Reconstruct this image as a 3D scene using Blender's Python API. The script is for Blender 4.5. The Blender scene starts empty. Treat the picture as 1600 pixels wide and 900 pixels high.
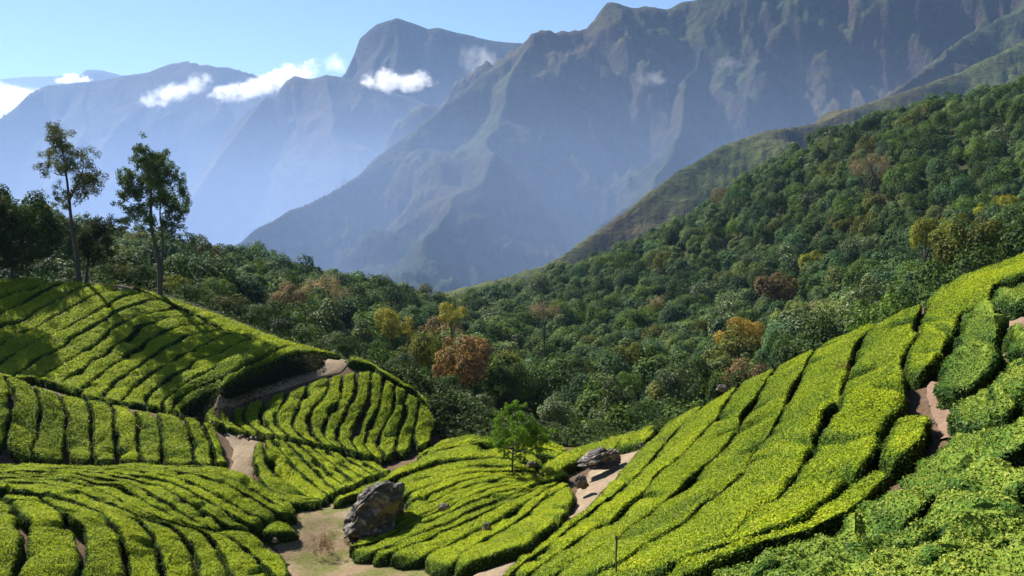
import bpy, bmesh, math, random
import numpy as np
from mathutils import Vector, Matrix

# ------------------------------------------------------------------ camera, sky, sun, exposure
scene = bpy.context.scene
COL = scene.collection
F_PX = 1600 * 30.0 / 36.0
PITCH = math.atan(150.0 / F_PX)
cam_d = bpy.data.cameras.new('camera'); cam_d.lens = 30.0; cam_d.sensor_width = 36.0
cam_d.clip_start = 0.1; cam_d.clip_end = 80000.0
cam = bpy.data.objects.new('camera', cam_d); COL.objects.link(cam)
cam.location = (0, 0, 0); cam.rotation_euler = (math.pi / 2 - PITCH, 0, 0)
scene.camera = cam

SUN_AZ = math.radians(-46.0)      # measured from +Y (view direction), negative = to the left
SUN_EL = math.radians(42.0)
world = bpy.data.worlds.new('World'); scene.world = world; world.use_nodes = True
wn = world.node_tree.nodes; wl = world.node_tree.links; wn.clear()
w_out = wn.new('ShaderNodeOutputWorld'); w_bg = wn.new('ShaderNodeBackground'); w_sky = wn.new('ShaderNodeTexSky')
w_sky.sky_type = 'NISHITA'; w_sky.sun_disc = False
w_sky.sun_elevation = SUN_EL; w_sky.sun_rotation = SUN_AZ
w_sky.altitude = 3200; w_sky.air_density = 1.0; w_sky.dust_density = 0.0; w_sky.ozone_density = 4.5
w_bg.inputs['Strength'].default_value = 0.05
wl.new(w_sky.outputs[0], w_bg.inputs[0]); wl.new(w_bg.outputs[0], w_out.inputs[0])
sun_d = bpy.data.lights.new('sun', 'SUN'); sun_d.energy = 5.0; sun_d.angle = math.radians(0.5); sun_d.color = (1.0, 0.94, 0.82)
sun = bpy.data.objects.new('sun', sun_d); COL.objects.link(sun)
to_sun = Vector((math.sin(SUN_AZ) * math.cos(SUN_EL), math.cos(SUN_AZ) * math.cos(SUN_EL), math.sin(SUN_EL)))
sun.rotation_euler = to_sun.to_track_quat('Z', 'Y').to_euler(); sun.location = (-200, 200, 300)
vs = scene.view_settings; vs.view_transform = 'Standard'; vs.look = 'None'; vs.gamma = 1.0; vs.use_curve_mapping = False
vs.exposure = 1.42
cy = scene.cycles
cy.use_denoising = True
cy.max_bounces = 6; cy.diffuse_bounces = 3; cy.glossy_bounces = 2; cy.transmission_bounces = 3; cy.transparent_max_bounces = 8
cy.volume_bounces = 1; cy.use_fast_gi = False
cy.volume_max_steps = 64

rng = np.random.default_rng(7)

# ------------------------------------------------------------------ numeric helpers
def hash2(ix, iy, s):
    h = (ix.astype(np.int64) * 374761393 + iy.astype(np.int64) * 668265263 + s * 1274126177) & 0xffffffff
    h = ((h ^ (h >> 13)) * 1274126177) & 0xffffffff
    h = h ^ (h >> 16)
    return (h & 0xffff) / 65535.0
def noise2(x, y, s=0):
    x = np.asarray(x, float); y = np.asarray(y, float)
    ix = np.floor(x); iy = np.floor(y); fx = x - ix; fy = y - iy
    fx = fx * fx * fx * (fx * (fx * 6 - 15) + 10); fy = fy * fy * fy * (fy * (fy * 6 - 15) + 10)
    a = hash2(ix, iy, s); b = hash2(ix + 1, iy, s); c = hash2(ix, iy + 1, s); d = hash2(ix + 1, iy + 1, s)
    return (a + (b - a) * fx) * (1 - fy) + (c + (d - c) * fx) * fy * 1.0
def fbm2(x, y, s=0, o=4, g=0.5):
    r = 0; a = 1.0; t = 0
    for k in range(o):
        r = r + a * noise2(x * 2 ** k + 17.3 * k, y * 2 ** k - 9.1 * k, s + k); t += a; a *= g
    return r / t
def noise3(x, y, z, s=0):
    iz = np.floor(z); fz = z - iz; fz = fz * fz * (3 - 2 * fz)
    a = noise2(x + iz * 37.17, y + iz * 17.31, s); b = noise2(x + (iz + 1) * 37.17, y + (iz + 1) * 17.31, s)
    return a + (b - a) * fz
CP, SP = math.cos(PITCH), math.sin(PITCH)
def ray(px, py):
    u = (np.asarray(px, float) - 800) / F_PX; v = -(np.asarray(py, float) - 450) / F_PX
    y = CP + v * SP; z = -SP + v * CP
    return u / y, z / y            # x and z per metre of y
def at(px, py, d):
    rx, rz = ray(px, py); return np.stack([rx * d, np.asarray(d, float) * np.ones_like(rx), rz * d], -1)
def project(p):
    p = np.asarray(p, float); c = p[..., 1] * CP - p[..., 2] * SP; up = p[..., 1] * SP + p[..., 2] * CP
    return 800 + F_PX * p[..., 0] / c, 450 - F_PX * up / c, c
class TPS:
    def __init__(self, P, lam=0.0):
        P = np.asarray(P, float); self.X = P[:, :2]; n = len(P)
        K = self.k(self.X, self.X) + lam * np.eye(n); A = np.zeros((n + 3, n + 3)); A[:n, :n] = K
        Q = np.c_[np.ones(n), self.X]; A[:n, n:] = Q; A[n:, :n] = Q.T
        self.w = np.linalg.solve(A, np.r_[P[:, 2], 0, 0, 0])
    def k(self, a, b):
        r2 = ((a[:, None, :] - b[None, :, :]) ** 2).sum(-1); return 0.5 * r2 * np.log(r2 + 1e-9)
    def __call__(self, x, y):
        sh = np.shape(x); q = np.c_[np.ravel(x), np.ravel(y)]; n = len(self.X); out = np.empty(len(q))
        for i in range(0, len(q), 40000):
            s = q[i:i + 40000]; out[i:i + 40000] = self.k(s, self.X) @ self.w[:n] + self.w[n] + s @ self.w[n + 1:]
        return out.reshape(sh)
class Grid:
    def __init__(self, f, x0, x1, y0, y1, st):
        self.x0, self.y0, self.st = x0, y0, st
        self.xs = np.arange(x0, x1 + st / 2, st); self.ys = np.arange(y0, y1 + st / 2, st)
        X, Y = np.meshgrid(self.xs, self.ys); self.Z = f(X, Y)
    def __call__(self, x, y):
        ny, nx = self.Z.shape
        a = np.clip((np.asarray(x) - self.x0) / self.st, 0, nx - 1.001); b = np.clip((np.asarray(y) - self.y0) / self.st, 0, ny - 1.001)
        i = a.astype(int); j = b.astype(int); fx = a - i; fy = b - j; Z = self.Z
        return (Z[j, i] * (1 - fx) + Z[j, i + 1] * fx) * (1 - fy) + (Z[j + 1, i] * (1 - fx) + Z[j + 1, i + 1] * fx) * fy
def smooth(pts, n):
    """Catmull-Rom through the points, n samples evenly spaced by length."""
    P = np.asarray(pts, float); Q = np.vstack([2 * P[0] - P[1], P, 2 * P[-1] - P[-2]]); out = []
    for i in range(1, len(Q) - 2):
        p0, p1, p2, p3 = Q[i - 1:i + 3]
        for t in np.linspace(0, 1, 12, endpoint=False):
            out.append(0.5 * (2 * p1 + (p2 - p0) * t + (2 * p0 - 5 * p1 + 4 * p2 - p3) * t * t + (3 * p1 - p0 - 3 * p2 + p3) * t ** 3))
    out.append(P[-1]); return resample(np.array(out), n)
def resample(P, n):
    L = np.r_[0, np.cumsum(np.linalg.norm(np.diff(P, axis=0), axis=1))]
    t = np.linspace(0, L[-1], n); return np.stack([np.interp(t, L, P[:, k]) for k in range(P.shape[1])], -1)
def plen(P): return np.linalg.norm(np.diff(P, axis=0), axis=1).sum()

# ------------------------------------------------------------------ object helpers
def mesh_from(name, V, faces, mats=(), attrs=None, smooth_shade=False, matidx=None):
    """faces: (n,3) or (n,4) int array, or list of such arrays."""
    me = bpy.data.meshes.new(name)
    if isinstance(faces, np.ndarray): faces = [faces]
    faces = [f for f in faces if len(f)]
    V = np.asarray(V, np.float32)
    loops = np.concatenate([f.ravel() for f in faces]).astype(np.int32)
    tot = np.concatenate([np.full(len(f), f.shape[1], np.int32) for f in faces])
    st = np.r_[0, np.cumsum(tot)[:-1]].astype(np.int32)
    me.vertices.add(len(V)); me.vertices.foreach_set('co', V.ravel())
    me.loops.add(len(loops)); me.loops.foreach_set('vertex_index', loops)
    me.polygons.add(len(tot)); me.polygons.foreach_set('loop_start', st)
    try: me.polygons.foreach_set('loop_total', tot)
    except Exception: pass
    if matidx is not None: me.polygons.foreach_set('material_index', np.asarray(matidx, np.int32))
    me.polygons.foreach_set('use_smooth', np.full(len(tot), bool(smooth_shade)))
    for m in mats: me.materials.append(m)
    for k, a in (attrs or {}).items():
        at_ = me.attributes.new(k, 'FLOAT', 'POINT'); at_.data.foreach_set('value', np.asarray(a, np.float32))
    me.update(calc_edges=True); me.validate(verbose=False)
    return me
def link(name, me, parent=None, label=None, cat=None, group=None, kind=None, loc=None):
    o = bpy.data.objects.new(name, me); COL.objects.link(o)
    if parent is not None: o.parent = parent
    if label: o['label'] = label
    if cat: o['category'] = cat
    if group: o['group'] = group
    if kind: o['kind'] = kind
    if loc is not None: o.location = loc
    return o
def grid_faces(nu, nv, closed=False):
    i = np.arange(nu - 1)[:, None]; jn = nv if closed else nv - 1
    j = np.arange(jn)[None, :]; j2 = (j + 1) % nv
    return np.stack([i * nv + j, i * nv + j2, (i + 1) * nv + j2, (i + 1) * nv + j], -1).reshape(-1, 4)
ORD = ['first', 'second', 'third', 'fourth', 'fifth', 'sixth', 'seventh', 'eighth', 'ninth', 'tenth', 'eleventh', 'twelfth', 'thirteenth',
       'fourteenth', 'fifteenth', 'sixteenth', 'seventeenth', 'eighteenth', 'nineteenth', 'twentieth', 'twenty-first', 'twenty-second', 'twenty-third', 'twenty-fourth']

# ------------------------------------------------------------------ materials
def new_mat(name):
    m = bpy.data.materials.new(name); m.use_nodes = True; nt = m.node_tree; nt.nodes.clear()
    out = nt.nodes.new('ShaderNodeOutputMaterial'); return m, nt, out
def N(nt, t, **kw):
    n = nt.nodes.new(t)
    for k, v in kw.items():
        if k.startswith('i_'): n.inputs[k[2:].replace('_', ' ')].default_value = v
        else: setattr(n, k, v)
    return n
def ramp(nt, stops, fac):
    r = nt.nodes.new('ShaderNodeValToRGB'); e = r.color_ramp.elements
    while len(e) < len(stops): e.new(0.5)
    for k, (p, c) in enumerate(stops): e[k].position = p; e[k].color = (*c, 1)
    nt.links.new(fac, r.inputs[0]); return r.outputs[0]
def noise_tex(nt, scale, detail=4, rough=0.55, coord=None):
    n = nt.nodes.new('ShaderNodeTexNoise'); n.inputs['Scale'].default_value = scale; n.inputs['Detail'].default_value = detail; n.inputs['Roughness'].default_value = rough
    if coord is not None: nt.links.new(coord, n.inputs['Vector'])
    return n.outputs[0]
def math_node(nt, op, a, b=None, clamp=False):
    n = nt.nodes.new('ShaderNodeMath'); n.operation = op; n.use_clamp = clamp
    for i, v in enumerate((a, b)):
        if v is None: continue
        if hasattr(v, 'is_linked'): nt.links.new(v, n.inputs[i])
        else: n.inputs[i].default_value = v
    return n.outputs[0]
def mixc(nt, fac, a, b, blend='MIX'):
    n = nt.nodes.new('ShaderNodeMix'); n.data_type = 'RGBA'; n.blend_type = blend
    for idx, v in ((0, fac), (6, a), (7, b)):
        if hasattr(v, 'is_linked'): nt.links.new(v, n.inputs[idx])
        else: n.inputs[idx].default_value = v if idx == 0 else (*v, 1)
    return n.outputs[2]
def leaf_shader(nt, out, color, rough=0.5, transl=0.3, spec=0.4):
    p = nt.nodes.new('ShaderNodeBsdfPrincipled'); nt.links.new(color, p.inputs['Base Color'])
    p.inputs['Roughness'].default_value = rough; p.inputs['Specular IOR Level'].default_value = spec
    t = nt.nodes.new('ShaderNodeBsdfTranslucent'); nt.links.new(mixc(nt, 1.0, color, (1.0, 1.0, 0.45), 'MULTIPLY'), t.inputs['Color'])
    mx = nt.nodes.new('ShaderNodeMixShader'); mx.inputs[0].default_value = transl
    nt.links.new(p.outputs[0], mx.inputs[1]); nt.links.new(t.outputs[0], mx.inputs[2]); nt.links.new(mx.outputs[0], out.inputs[0])
def tea_mat(name, stops, rough=0.55, spec=0.15):
    m, nt, out = new_mat(name); a = N(nt, 'ShaderNodeAttribute', attribute_name='tint')
    col = ramp(nt, stops, a.outputs['Fac'])
    g = N(nt, 'ShaderNodeNewGeometry'); big = noise_tex(nt, 0.30, 5, 0.62, g.outputs['Position'])
    col2 = mixc(nt, ramp(nt, [(0.36, (0, 0, 0)), (0.66, (0.6, 0.6, 0.6))], big), col, (0.125, 0.185, 0.012))
    leaf_shader(nt, out, col2, rough, 0.28, spec); return m
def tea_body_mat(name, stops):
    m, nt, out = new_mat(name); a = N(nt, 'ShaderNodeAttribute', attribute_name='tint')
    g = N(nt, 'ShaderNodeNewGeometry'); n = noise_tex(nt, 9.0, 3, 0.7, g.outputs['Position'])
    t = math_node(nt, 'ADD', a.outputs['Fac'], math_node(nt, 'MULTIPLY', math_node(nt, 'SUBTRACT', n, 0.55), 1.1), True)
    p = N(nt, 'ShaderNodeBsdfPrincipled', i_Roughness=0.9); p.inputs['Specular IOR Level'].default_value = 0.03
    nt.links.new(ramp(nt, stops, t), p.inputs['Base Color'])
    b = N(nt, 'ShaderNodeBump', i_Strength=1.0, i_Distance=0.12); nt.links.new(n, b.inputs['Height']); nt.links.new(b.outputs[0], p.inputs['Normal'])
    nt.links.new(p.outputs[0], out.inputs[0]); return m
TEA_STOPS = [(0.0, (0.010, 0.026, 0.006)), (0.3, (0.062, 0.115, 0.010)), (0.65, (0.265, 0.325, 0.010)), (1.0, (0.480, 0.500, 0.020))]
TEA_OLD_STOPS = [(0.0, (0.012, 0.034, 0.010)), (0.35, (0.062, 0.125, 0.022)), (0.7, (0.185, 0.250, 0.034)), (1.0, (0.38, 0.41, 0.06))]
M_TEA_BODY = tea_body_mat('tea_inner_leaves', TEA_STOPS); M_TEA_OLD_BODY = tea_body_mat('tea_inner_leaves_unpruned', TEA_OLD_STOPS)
M_TEA = tea_mat('tea_leaves', TEA_STOPS)
M_TEA_OLD = tea_mat('tea_leaves_unpruned', TEA_OLD_STOPS, 0.5, 0.16)
def foliage_mat(name, stops, obj_random=True, rough=0.6, transl=0.3, spec=0.08, tint_amt=0.75):
    m, nt, out = new_mat(name); a = N(nt, 'ShaderNodeAttribute', attribute_name='tint')
    if obj_random:
        oi = N(nt, 'ShaderNodeObjectInfo'); col = ramp(nt, stops, oi.outputs['Random'])
    else:
        rgb = N(nt, 'ShaderNodeRGB'); rgb.outputs[0].default_value = (*stops[0][1], 1); col = rgb.outputs[0]
    v = math_node(nt, 'ADD', math_node(nt, 'MULTIPLY', a.outputs['Fac'], tint_amt * 2), 1 - tint_amt)
    mul = nt.nodes.new('ShaderNodeVectorMath'); mul.operation = 'SCALE'; nt.links.new(col, mul.inputs[0]); nt.links.new(v, mul.inputs['Scale'])
    leaf_shader(nt, out, mul.outputs[0], rough, transl, spec); return m
GREENS = [(0.0, (0.037, 0.067, 0.032)), (0.16, (0.062, 0.116, 0.043)), (0.32, (0.048, 0.097, 0.041)), (0.46, (0.101, 0.151, 0.051)), (0.6, (0.067, 0.122, 0.045)),
          (0.72, (0.131, 0.178, 0.058)), (0.84, (0.101, 0.168, 0.059)), (0.93, (0.124, 0.168, 0.056)), (1.0, (0.092, 0.178, 0.058))]
M_FOREST = foliage_mat('forest_foliage', GREENS)
M_GLOSSY = foliage_mat('greygreen_glossy_foliage', [(0, (0.055, 0.085, 0.045))], False, 0.30, 0.2, 0.8)
M_DARK = foliage_mat('dark_foliage', [(0, (0.026, 0.048, 0.014))], False)
M_OLIVE = foliage_mat('olive_foliage', [(0, (0.060, 0.068, 0.012))], False)
M_FRESH = foliage_mat('fresh_green_foliage', [(0, (0.060, 0.125, 0.014))], False, transl=0.4)
M_RUSSET = foliage_mat('russet_foliage', [(0, (0.185, 0.085, 0.028))], False)
M_YELLOW = foliage_mat('yellow_foliage', [(0, (0.230, 0.190, 0.022))], False)
M_ORANGE = foliage_mat('orange_yellow_foliage', [(0, (0.260, 0.165, 0.022))], False)
M_BARE = foliage_mat('grey_brown_twigs', [(0, (0.110, 0.090, 0.065))], False, 0.8, 0.05, 0.1)
M_OAK = foliage_mat('silver_oak_foliage', [(0, (0.055, 0.075, 0.028))], False, 0.45, 0.3, 0.4)
def bark_mat(name, c1, c2):
    m, nt, out = new_mat(name); p = N(nt, 'ShaderNodeBsdfPrincipled', i_Roughness=0.9)
    tc = N(nt, 'ShaderNodeTexCoord'); mp = N(nt, 'ShaderNodeMapping'); mp.inputs['Scale'].default_value = (6, 6, 1.2); nt.links.new(tc.outputs['Object'], mp.inputs[0])
    n = noise_tex(nt, 3.0, 5, 0.6, mp.outputs[0]); nt.links.new(ramp(nt, [(0.3, c1), (0.7, c2)], n), p.inputs['Base Color'])
    b = N(nt, 'ShaderNodeBump', i_Strength=0.6, i_Distance=0.03); nt.links.new(n, b.inputs['Height']); nt.links.new(b.outputs[0], p.inputs['Normal'])
    nt.links.new(p.outputs[0], out.inputs[0]); return m
M_BARK = bark_mat('bark', (0.035, 0.028, 0.02), (0.10, 0.085, 0.065))
M_STICK = bark_mat('weathered_stick', (0.05, 0.035, 0.02), (0.13, 0.09, 0.055))
def soil_mat(name, c, grassy=0.0):
    m, nt, out = new_mat(name); p = N(nt, 'ShaderNodeBsdfPrincipled', i_Roughness=0.95); p.inputs['Specular IOR Level'].default_value = 0.1
    g = N(nt, 'ShaderNodeNewGeometry'); a = noise_tex(nt, 0.55, 6, 0.62, g.outputs['Position']); b = noise_tex(nt, 6.0, 5, 0.65, g.outputs['Position'])
    col = ramp(nt, [(0.25, c[0]), (0.5, c[1]), (0.75, c[2])], math_node(nt, 'ADD', math_node(nt, 'MULTIPLY', a, 0.55), math_node(nt, 'MULTIPLY', b, 0.45)))
    if grassy:
        gm = noise_tex(nt, 0.42, 5, 0.6, g.outputs['Position']); f = ramp(nt, [(0.44, (0, 0, 0)), (0.58, (grassy,) * 3)], gm)
        gc = ramp(nt, [(0.3, (0.05, 0.075, 0.012)), (0.7, (0.16, 0.15, 0.05))], b)
        col = mixc(nt, f, col, gc)
    nt.links.new(col, p.inputs['Base Color'])
    bp = N(nt, 'ShaderNodeBump', i_Strength=0.7, i_Distance=0.08); nt.links.new(b, bp.inputs['Height']); nt.links.new(bp.outputs[0], p.inputs['Normal'])
    nt.links.new(p.outputs[0], out.inputs[0]); return m
M_SOIL = soil_mat('plantation_soil', [(0.045, 0.028, 0.016), (0.095, 0.062, 0.040), (0.17, 0.115, 0.08)])
M_PATH = soil_mat('trodden_path', [(0.12, 0.084, 0.054), (0.22, 0.168, 0.114), (0.35, 0.28, 0.20)])
M_RED = soil_mat('bare_red_soil', [(0.10, 0.062, 0.042), (0.18, 0.120, 0.085), (0.27, 0.195, 0.145)])
M_CLEAR = soil_mat('clearing_ground', [(0.10, 0.066, 0.038), (0.19, 0.138, 0.085), (0.31, 0.245, 0.17)], 0.9)
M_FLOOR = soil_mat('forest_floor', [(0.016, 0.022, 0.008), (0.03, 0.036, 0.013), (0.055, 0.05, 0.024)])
def rock_mat():
    m, nt, out = new_mat('lichen_rock'); p = N(nt, 'ShaderNodeBsdfPrincipled', i_Roughness=0.85)
    tc = N(nt, 'ShaderNodeTexCoord'); mp = N(nt, 'ShaderNodeMapping'); mp.inputs['Rotation'].default_value = (0.3, 0.75, 0.2); mp.inputs['Scale'].default_value = (0.8, 0.8, 2.6)
    nt.links.new(tc.outputs['Object'], mp.inputs[0])
    s = noise_tex(nt, 1.6, 8, 0.65, mp.outputs[0]); l = noise_tex(nt, 2.3, 6, 0.7, tc.outputs['Object']); o = noise_tex(nt, 1.1, 4, 0.6, tc.outputs['Object'])
    c = ramp(nt, [(0.3, (0.022, 0.018, 0.015)), (0.5, (0.060, 0.050, 0.041)), (0.7, (0.14, 0.12, 0.10))], s)
    c = mixc(nt, ramp(nt, [(0.55, (0, 0, 0)), (0.62, (0.85, 0.85, 0.85))], l), c, (0.34, 0.32, 0.29))
    c = mixc(nt, ramp(nt, [(0.52, (0, 0, 0)), (0.64, (0.85, 0.85, 0.85))], o), c, (0.25, 0.155, 0.05))
    nt.links.new(c, p.inputs['Base Color'])
    b = N(nt, 'ShaderNodeBump', i_Strength=0.9, i_Distance=0.12); nt.links.new(s, b.inputs['Height']); nt.links.new(b.outputs[0], p.inputs['Normal'])
    nt.links.new(p.outputs[0], out.inputs[0]); return m
M_ROCK = rock_mat()
def mountain_mat(name, grass, wood, rock, sc=1.0):
    m, nt, out = new_mat(name); p = N(nt, 'ShaderNodeBsdfPrincipled', i_Roughness=0.95); p.inputs['Specular IOR Level'].default_value = 0.05
    g = N(nt, 'ShaderNodeNewGeometry'); sep = N(nt, 'ShaderNodeSeparateXYZ'); nt.links.new(g.outputs['Normal'], sep.inputs[0])
    mp = N(nt, 'ShaderNodeMapping'); mp.inputs['Scale'].default_value = (1, 1, 0.45); nt.links.new(g.outputs['Position'], mp.inputs[0])
    a = noise_tex(nt, 0.0042 / sc, 8, 0.62, mp.outputs[0]); b = noise_tex(nt, 0.03 / sc, 6, 0.65, g.outputs['Position']); c = noise_tex(nt, 0.0016 / sc, 4, 0.5, g.outputs['Position'])
    ab = math_node(nt, 'ADD', math_node(nt, 'MULTIPLY', a, 0.55), math_node(nt, 'MULTIPLY', b, 0.45))
    veg = mixc(nt, ramp(nt, [(0.42, (0, 0, 0)), (0.56, (1, 1, 1))], ab), wood, grass)
    veg = mixc(nt, ramp(nt, [(0.45, (0, 0, 0)), (0.65, (0.7, 0.7, 0.7))], c), veg, (0.070, 0.045, 0.028))
    sl = math_node(nt, 'ADD', sep.outputs['Z'], math_node(nt, 'MULTIPLY', math_node(nt, 'SUBTRACT', b, 0.5), 0.6))
    col = mixc(nt, ramp(nt, [(0.42, (1, 1, 1)), (0.62, (0, 0, 0))], sl), veg, rock)
    nt.links.new(col, p.inputs['Base Color'])
    bp = N(nt, 'ShaderNodeBump', i_Strength=0.8, i_Distance=22.0 * sc); nt.links.new(b, bp.inputs['Height']); nt.links.new(bp.outputs[0], p.inputs['Normal'])
    nt.links.new(p.outputs[0], out.inputs[0]); return m
M_MTN = mountain_mat('mountain_slope', (0.044, 0.056, 0.017), (0.011, 0.018, 0.009), (0.040, 0.029, 0.024))
M_MTN_ROCKY = mountain_mat('rocky_mountain', (0.028, 0.029, 0.016), (0.011, 0.015, 0.010), (0.040, 0.030, 0.027), 1.5)
M_SPUR = mountain_mat('grassy_spur', (0.085, 0.100, 0.026), (0.030, 0.042, 0.014), (0.085, 0.060, 0.038), 0.7)

# ------------------------------------------------------------------ far land: valley floor, mountains
def tent(X, Y, ridge, slope, seed, gully=0.35, wl_=260.0, curve=1.0):
    """Height of a mountain that falls away from the ridge polyline (world points) on all sides."""
    R = np.asarray(ridge, float); best = np.full(X.shape, 1e18); S = np.zeros(X.shape); Z = np.zeros(X.shape); s0 = 0.0
    for a, b in zip(R[:-1], R[1:]):
        d = b[:2] - a[:2]; L2 = (d ** 2).sum() + 1e-9
        t = np.clip(((X - a[0]) * d[0] + (Y - a[1]) * d[1]) / L2, 0, 1)
        dist = (X - a[0] - t * d[0]) ** 2 + (Y - a[1] - t * d[1]) ** 2; m = dist < best
        best = np.where(m, dist, best); S = np.where(m, s0 + t * math.sqrt(L2), S); Z = np.where(m, a[2] + t * (b[2] - a[2]), Z); s0 += math.sqrt(L2)
    D = np.sqrt(best)
    warp = 90 * (fbm2(X / 400, Y / 400, seed + 5, 3) - 0.5)
    s = S + warp
    side = np.where(Y < 0, 1.0, 1.0)
    g = np.abs(2 * fbm2(s / wl_, D / (wl_ * 5), seed, 4, 0.55) - 1)           # 0 in a gully line, up on spurs
    fall = slope * D ** curve if curve != 1.0 else slope * D
    return Z - fall * (1 + gully * (0.55 - 2.0 * g)), D
def range_mesh(name, px0, px1, npx, y0, y1, ny, ridges, mat, base, seed, amp, wl_):
    """ridges: list of (list of (px,py,d), slope, gully). The mesh is a fan of ground from distance y0 to y1."""
    px = np.linspace(px0, px1, npx); yy = y0 * (y1 / y0) ** np.linspace(0, 1, ny)
    PX, Y = np.meshgrid(px, yy); X = (PX - 800) / F_PX * Y
    H = np.full(X.shape, base, float); near = np.full(X.shape, 1e9)
    main = np.array([at(a, b, c) for a, b, c in ridges[0][0]]); D0 = tent(X, Y, main, 1.0, seed, 0.0, wl_)[1]; wa = np.clip(D0 / (wl_ * 1.2), 0, 1)
    X0, Y0 = X, Y
    X = X + wa * wl_ * (0.9 * (fbm2(X0 / (wl_ * 1.3), Y0 / (wl_ * 1.3), seed + 70, 4) - 0.5)); Y = Y + wa * wl_ * (0.9 * (fbm2(X0 / (wl_ * 1.3), Y0 / (wl_ * 1.3), seed + 80, 4) - 0.5))
    for k, (r, sl, gu, w) in enumerate(ridges):
        pts = np.array([at(a, b, c) for a, b, c in r]); h, D = tent(X, Y, pts, sl, seed + 11 * k, gu, w)
        near = np.minimum(near, D); H = np.maximum(H, h)
    n = sum((2 * fbm2(X / (wl_ / 2 ** k), Y / (wl_ / 2 ** k), seed + 50 + k, 2) - 1) * amp * 1.5 / 1.62 ** k for k in range(7))
    X, Y = X0, Y0
    lift = np.clip((H - base) / 150, 0, 1)
    H = H + n * np.clip(near / (wl_ * 0.5) + 0.12, 0, 1) * lift
    V = np.stack([X, Y, H], -1).reshape(-1, 3)
    f = grid_faces(ny, npx)
    keep = (V[f][:, :, 2].max(1) > base + 1.0)
    f = f[keep][:, ::-1]
    me = mesh_from(name, V, f[:, ::-1], [mat], None, True)
    return link(name, me, kind='structure')
VALLEY = -330.0
fl = 40000.0
link('valley_floor', mesh_from('valley_floor', [(-fl, -300, VALLEY), (fl, -300, VALLEY), (fl, fl, VALLEY), (-fl, fl, VALLEY)], np.array([[0, 1, 2, 3]]), [M_MTN]), kind='structure')
# far blue ridges
range_mesh('far_ridge', -150, 260, 140, 13000, 19000, 50,
           [([(-150, 128, 16000), (0, 122, 16000), (40, 119, 16000), (95, 117, 16000), (140, 121, 16000), (220, 135, 16000)], 0.5, 0.3, 1500)], M_MTN_ROCKY, VALLEY, 3, 60, 2500)
range_mesh('far_peak', 60, 330, 130, 9500, 13500, 60,
           [([(95, 135, 11000), (122, 122, 11000), (129, 113, 11000), (137, 107, 11000), (158, 108, 11000), (187, 115, 11000), (240, 128, 11000), (300, 140, 11000)], 0.8, 0.3, 700)], M_MTN_ROCKY, VALLEY, 4, 30, 900)
# long ridge on the left
range_mesh('left_range', -220, 520, 330, 5000, 9000, 130,
           [([(-200, 260, 6400), (-60, 215, 6500), (0, 184, 6700), (28, 166, 6800), (45, 145, 6900), (73, 132, 7000), (140, 127, 7000), (191, 116, 7000), (233, 110, 7000), (264, 98, 7000),
              (293, 92, 7000), (316, 100, 6950), (366, 107, 6900), (399, 116, 6800), (428, 130, 6700), (470, 160, 6600), (520, 200, 6500)], 0.95, 0.25, 520),
            ([(293, 92, 7000), (330, 150, 6500), (350, 230, 6000), (360, 300, 5500)], 0.8, 0.3, 500),
            ([(140, 127, 7000), (120, 200, 6400), (90, 280, 5600)], 0.8, 0.3, 500)], M_MTN_ROCKY, VALLEY, 21, 60, 700)
# dome-shaped rocky peak and its shoulder
range_mesh('dome_peak', 380, 1000, 330, 3600, 6200, 150,
           [([(528, 124, 4900), (545, 107, 4950), (553, 84, 5000), (562, 59, 5000), (588, 39, 5000), (620, 29, 5000), (647, 37, 5000), (669, 46, 5000), (686, 45, 5000), (725, 55, 5000), (770, 66, 5000), (813, 69, 5000), (860, 80, 5000), (940, 110, 5000)], 1.25, 0.30, 300),
            ([(620, 29, 5000), (640, 110, 4700), (660, 200, 4400), (670, 300, 4100)], 1.15, 0.3, 300)], M_MTN_ROCKY, VALLEY, 33, 45, 500)
range_mesh('shoulder_ridge', 250, 900, 330, 2700, 5200, 150,
           [([(250, 380, 3300), (300, 305, 3600), (345, 240, 3900), (385, 188, 4100), (410, 156, 4200), (417, 148, 4220), (426, 153, 4230), (434, 149, 4250), (444, 130, 4280), (459, 118, 4300), (484, 121, 4300), (509, 116, 4300), (534, 121, 4300), (580, 134, 4300),
              (640, 152, 4300), (720, 180, 4300), (850, 220, 4300)], 0.95, 0.28, 330),
            ([(509, 116, 4300), (530, 200, 3900), (520, 280, 3500), (500, 360, 3000)], 0.85, 0.4, 260)], M_MTN, VALLEY, 41, 45, 420)
# the great massif on the right
range_mesh('massif', 330, 1800, 520, 1250, 4300, 250,
           [([(330, 410, 2000), (400, 357, 2150), (470, 322, 2300), (560, 272, 2450), (640, 208, 2600), (700, 160, 2720), (760, 112, 2820), (800, 84, 2880), (815, 68, 2900), (830, 50, 2920), (850, 45, 2940), (870, 49, 2960), (900, 47, 2980), (916, 45, 3000), (938, 20, 3020), (949, 4, 3040),
              (957, 2, 3050), (985, 13, 3060), (1010, 9, 3070), (1050, 10, 3080), (1080, 0, 3090), (1150, -20, 3100), (1300, -60, 3100), (1500, -110, 3050), (1800, -170, 2900)], 0.92, 0.32, 210),
            ([(1090, 0, 3080), (1112, 45, 2960), (1105, 95, 2800), (1075, 165, 2560), (1040, 235, 2350), (990, 300, 2150), (950, 350, 2000)], 1.1, 0.18, 260),
            ([(838, 48, 2930), (800, 110, 2780), (782, 170, 2600), (745, 215, 2450), (722, 275, 2250), (668, 330, 2060), (640, 380, 1880)], 0.72, 0.45, 170),
            ([(1700, -140, 2950), (1560, 20, 2500), (1440, 100, 2250), (1370, 170, 2000)], 0.95, 0.25, 260)], M_MTN, VALLEY, 57, 40, 240)
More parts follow.
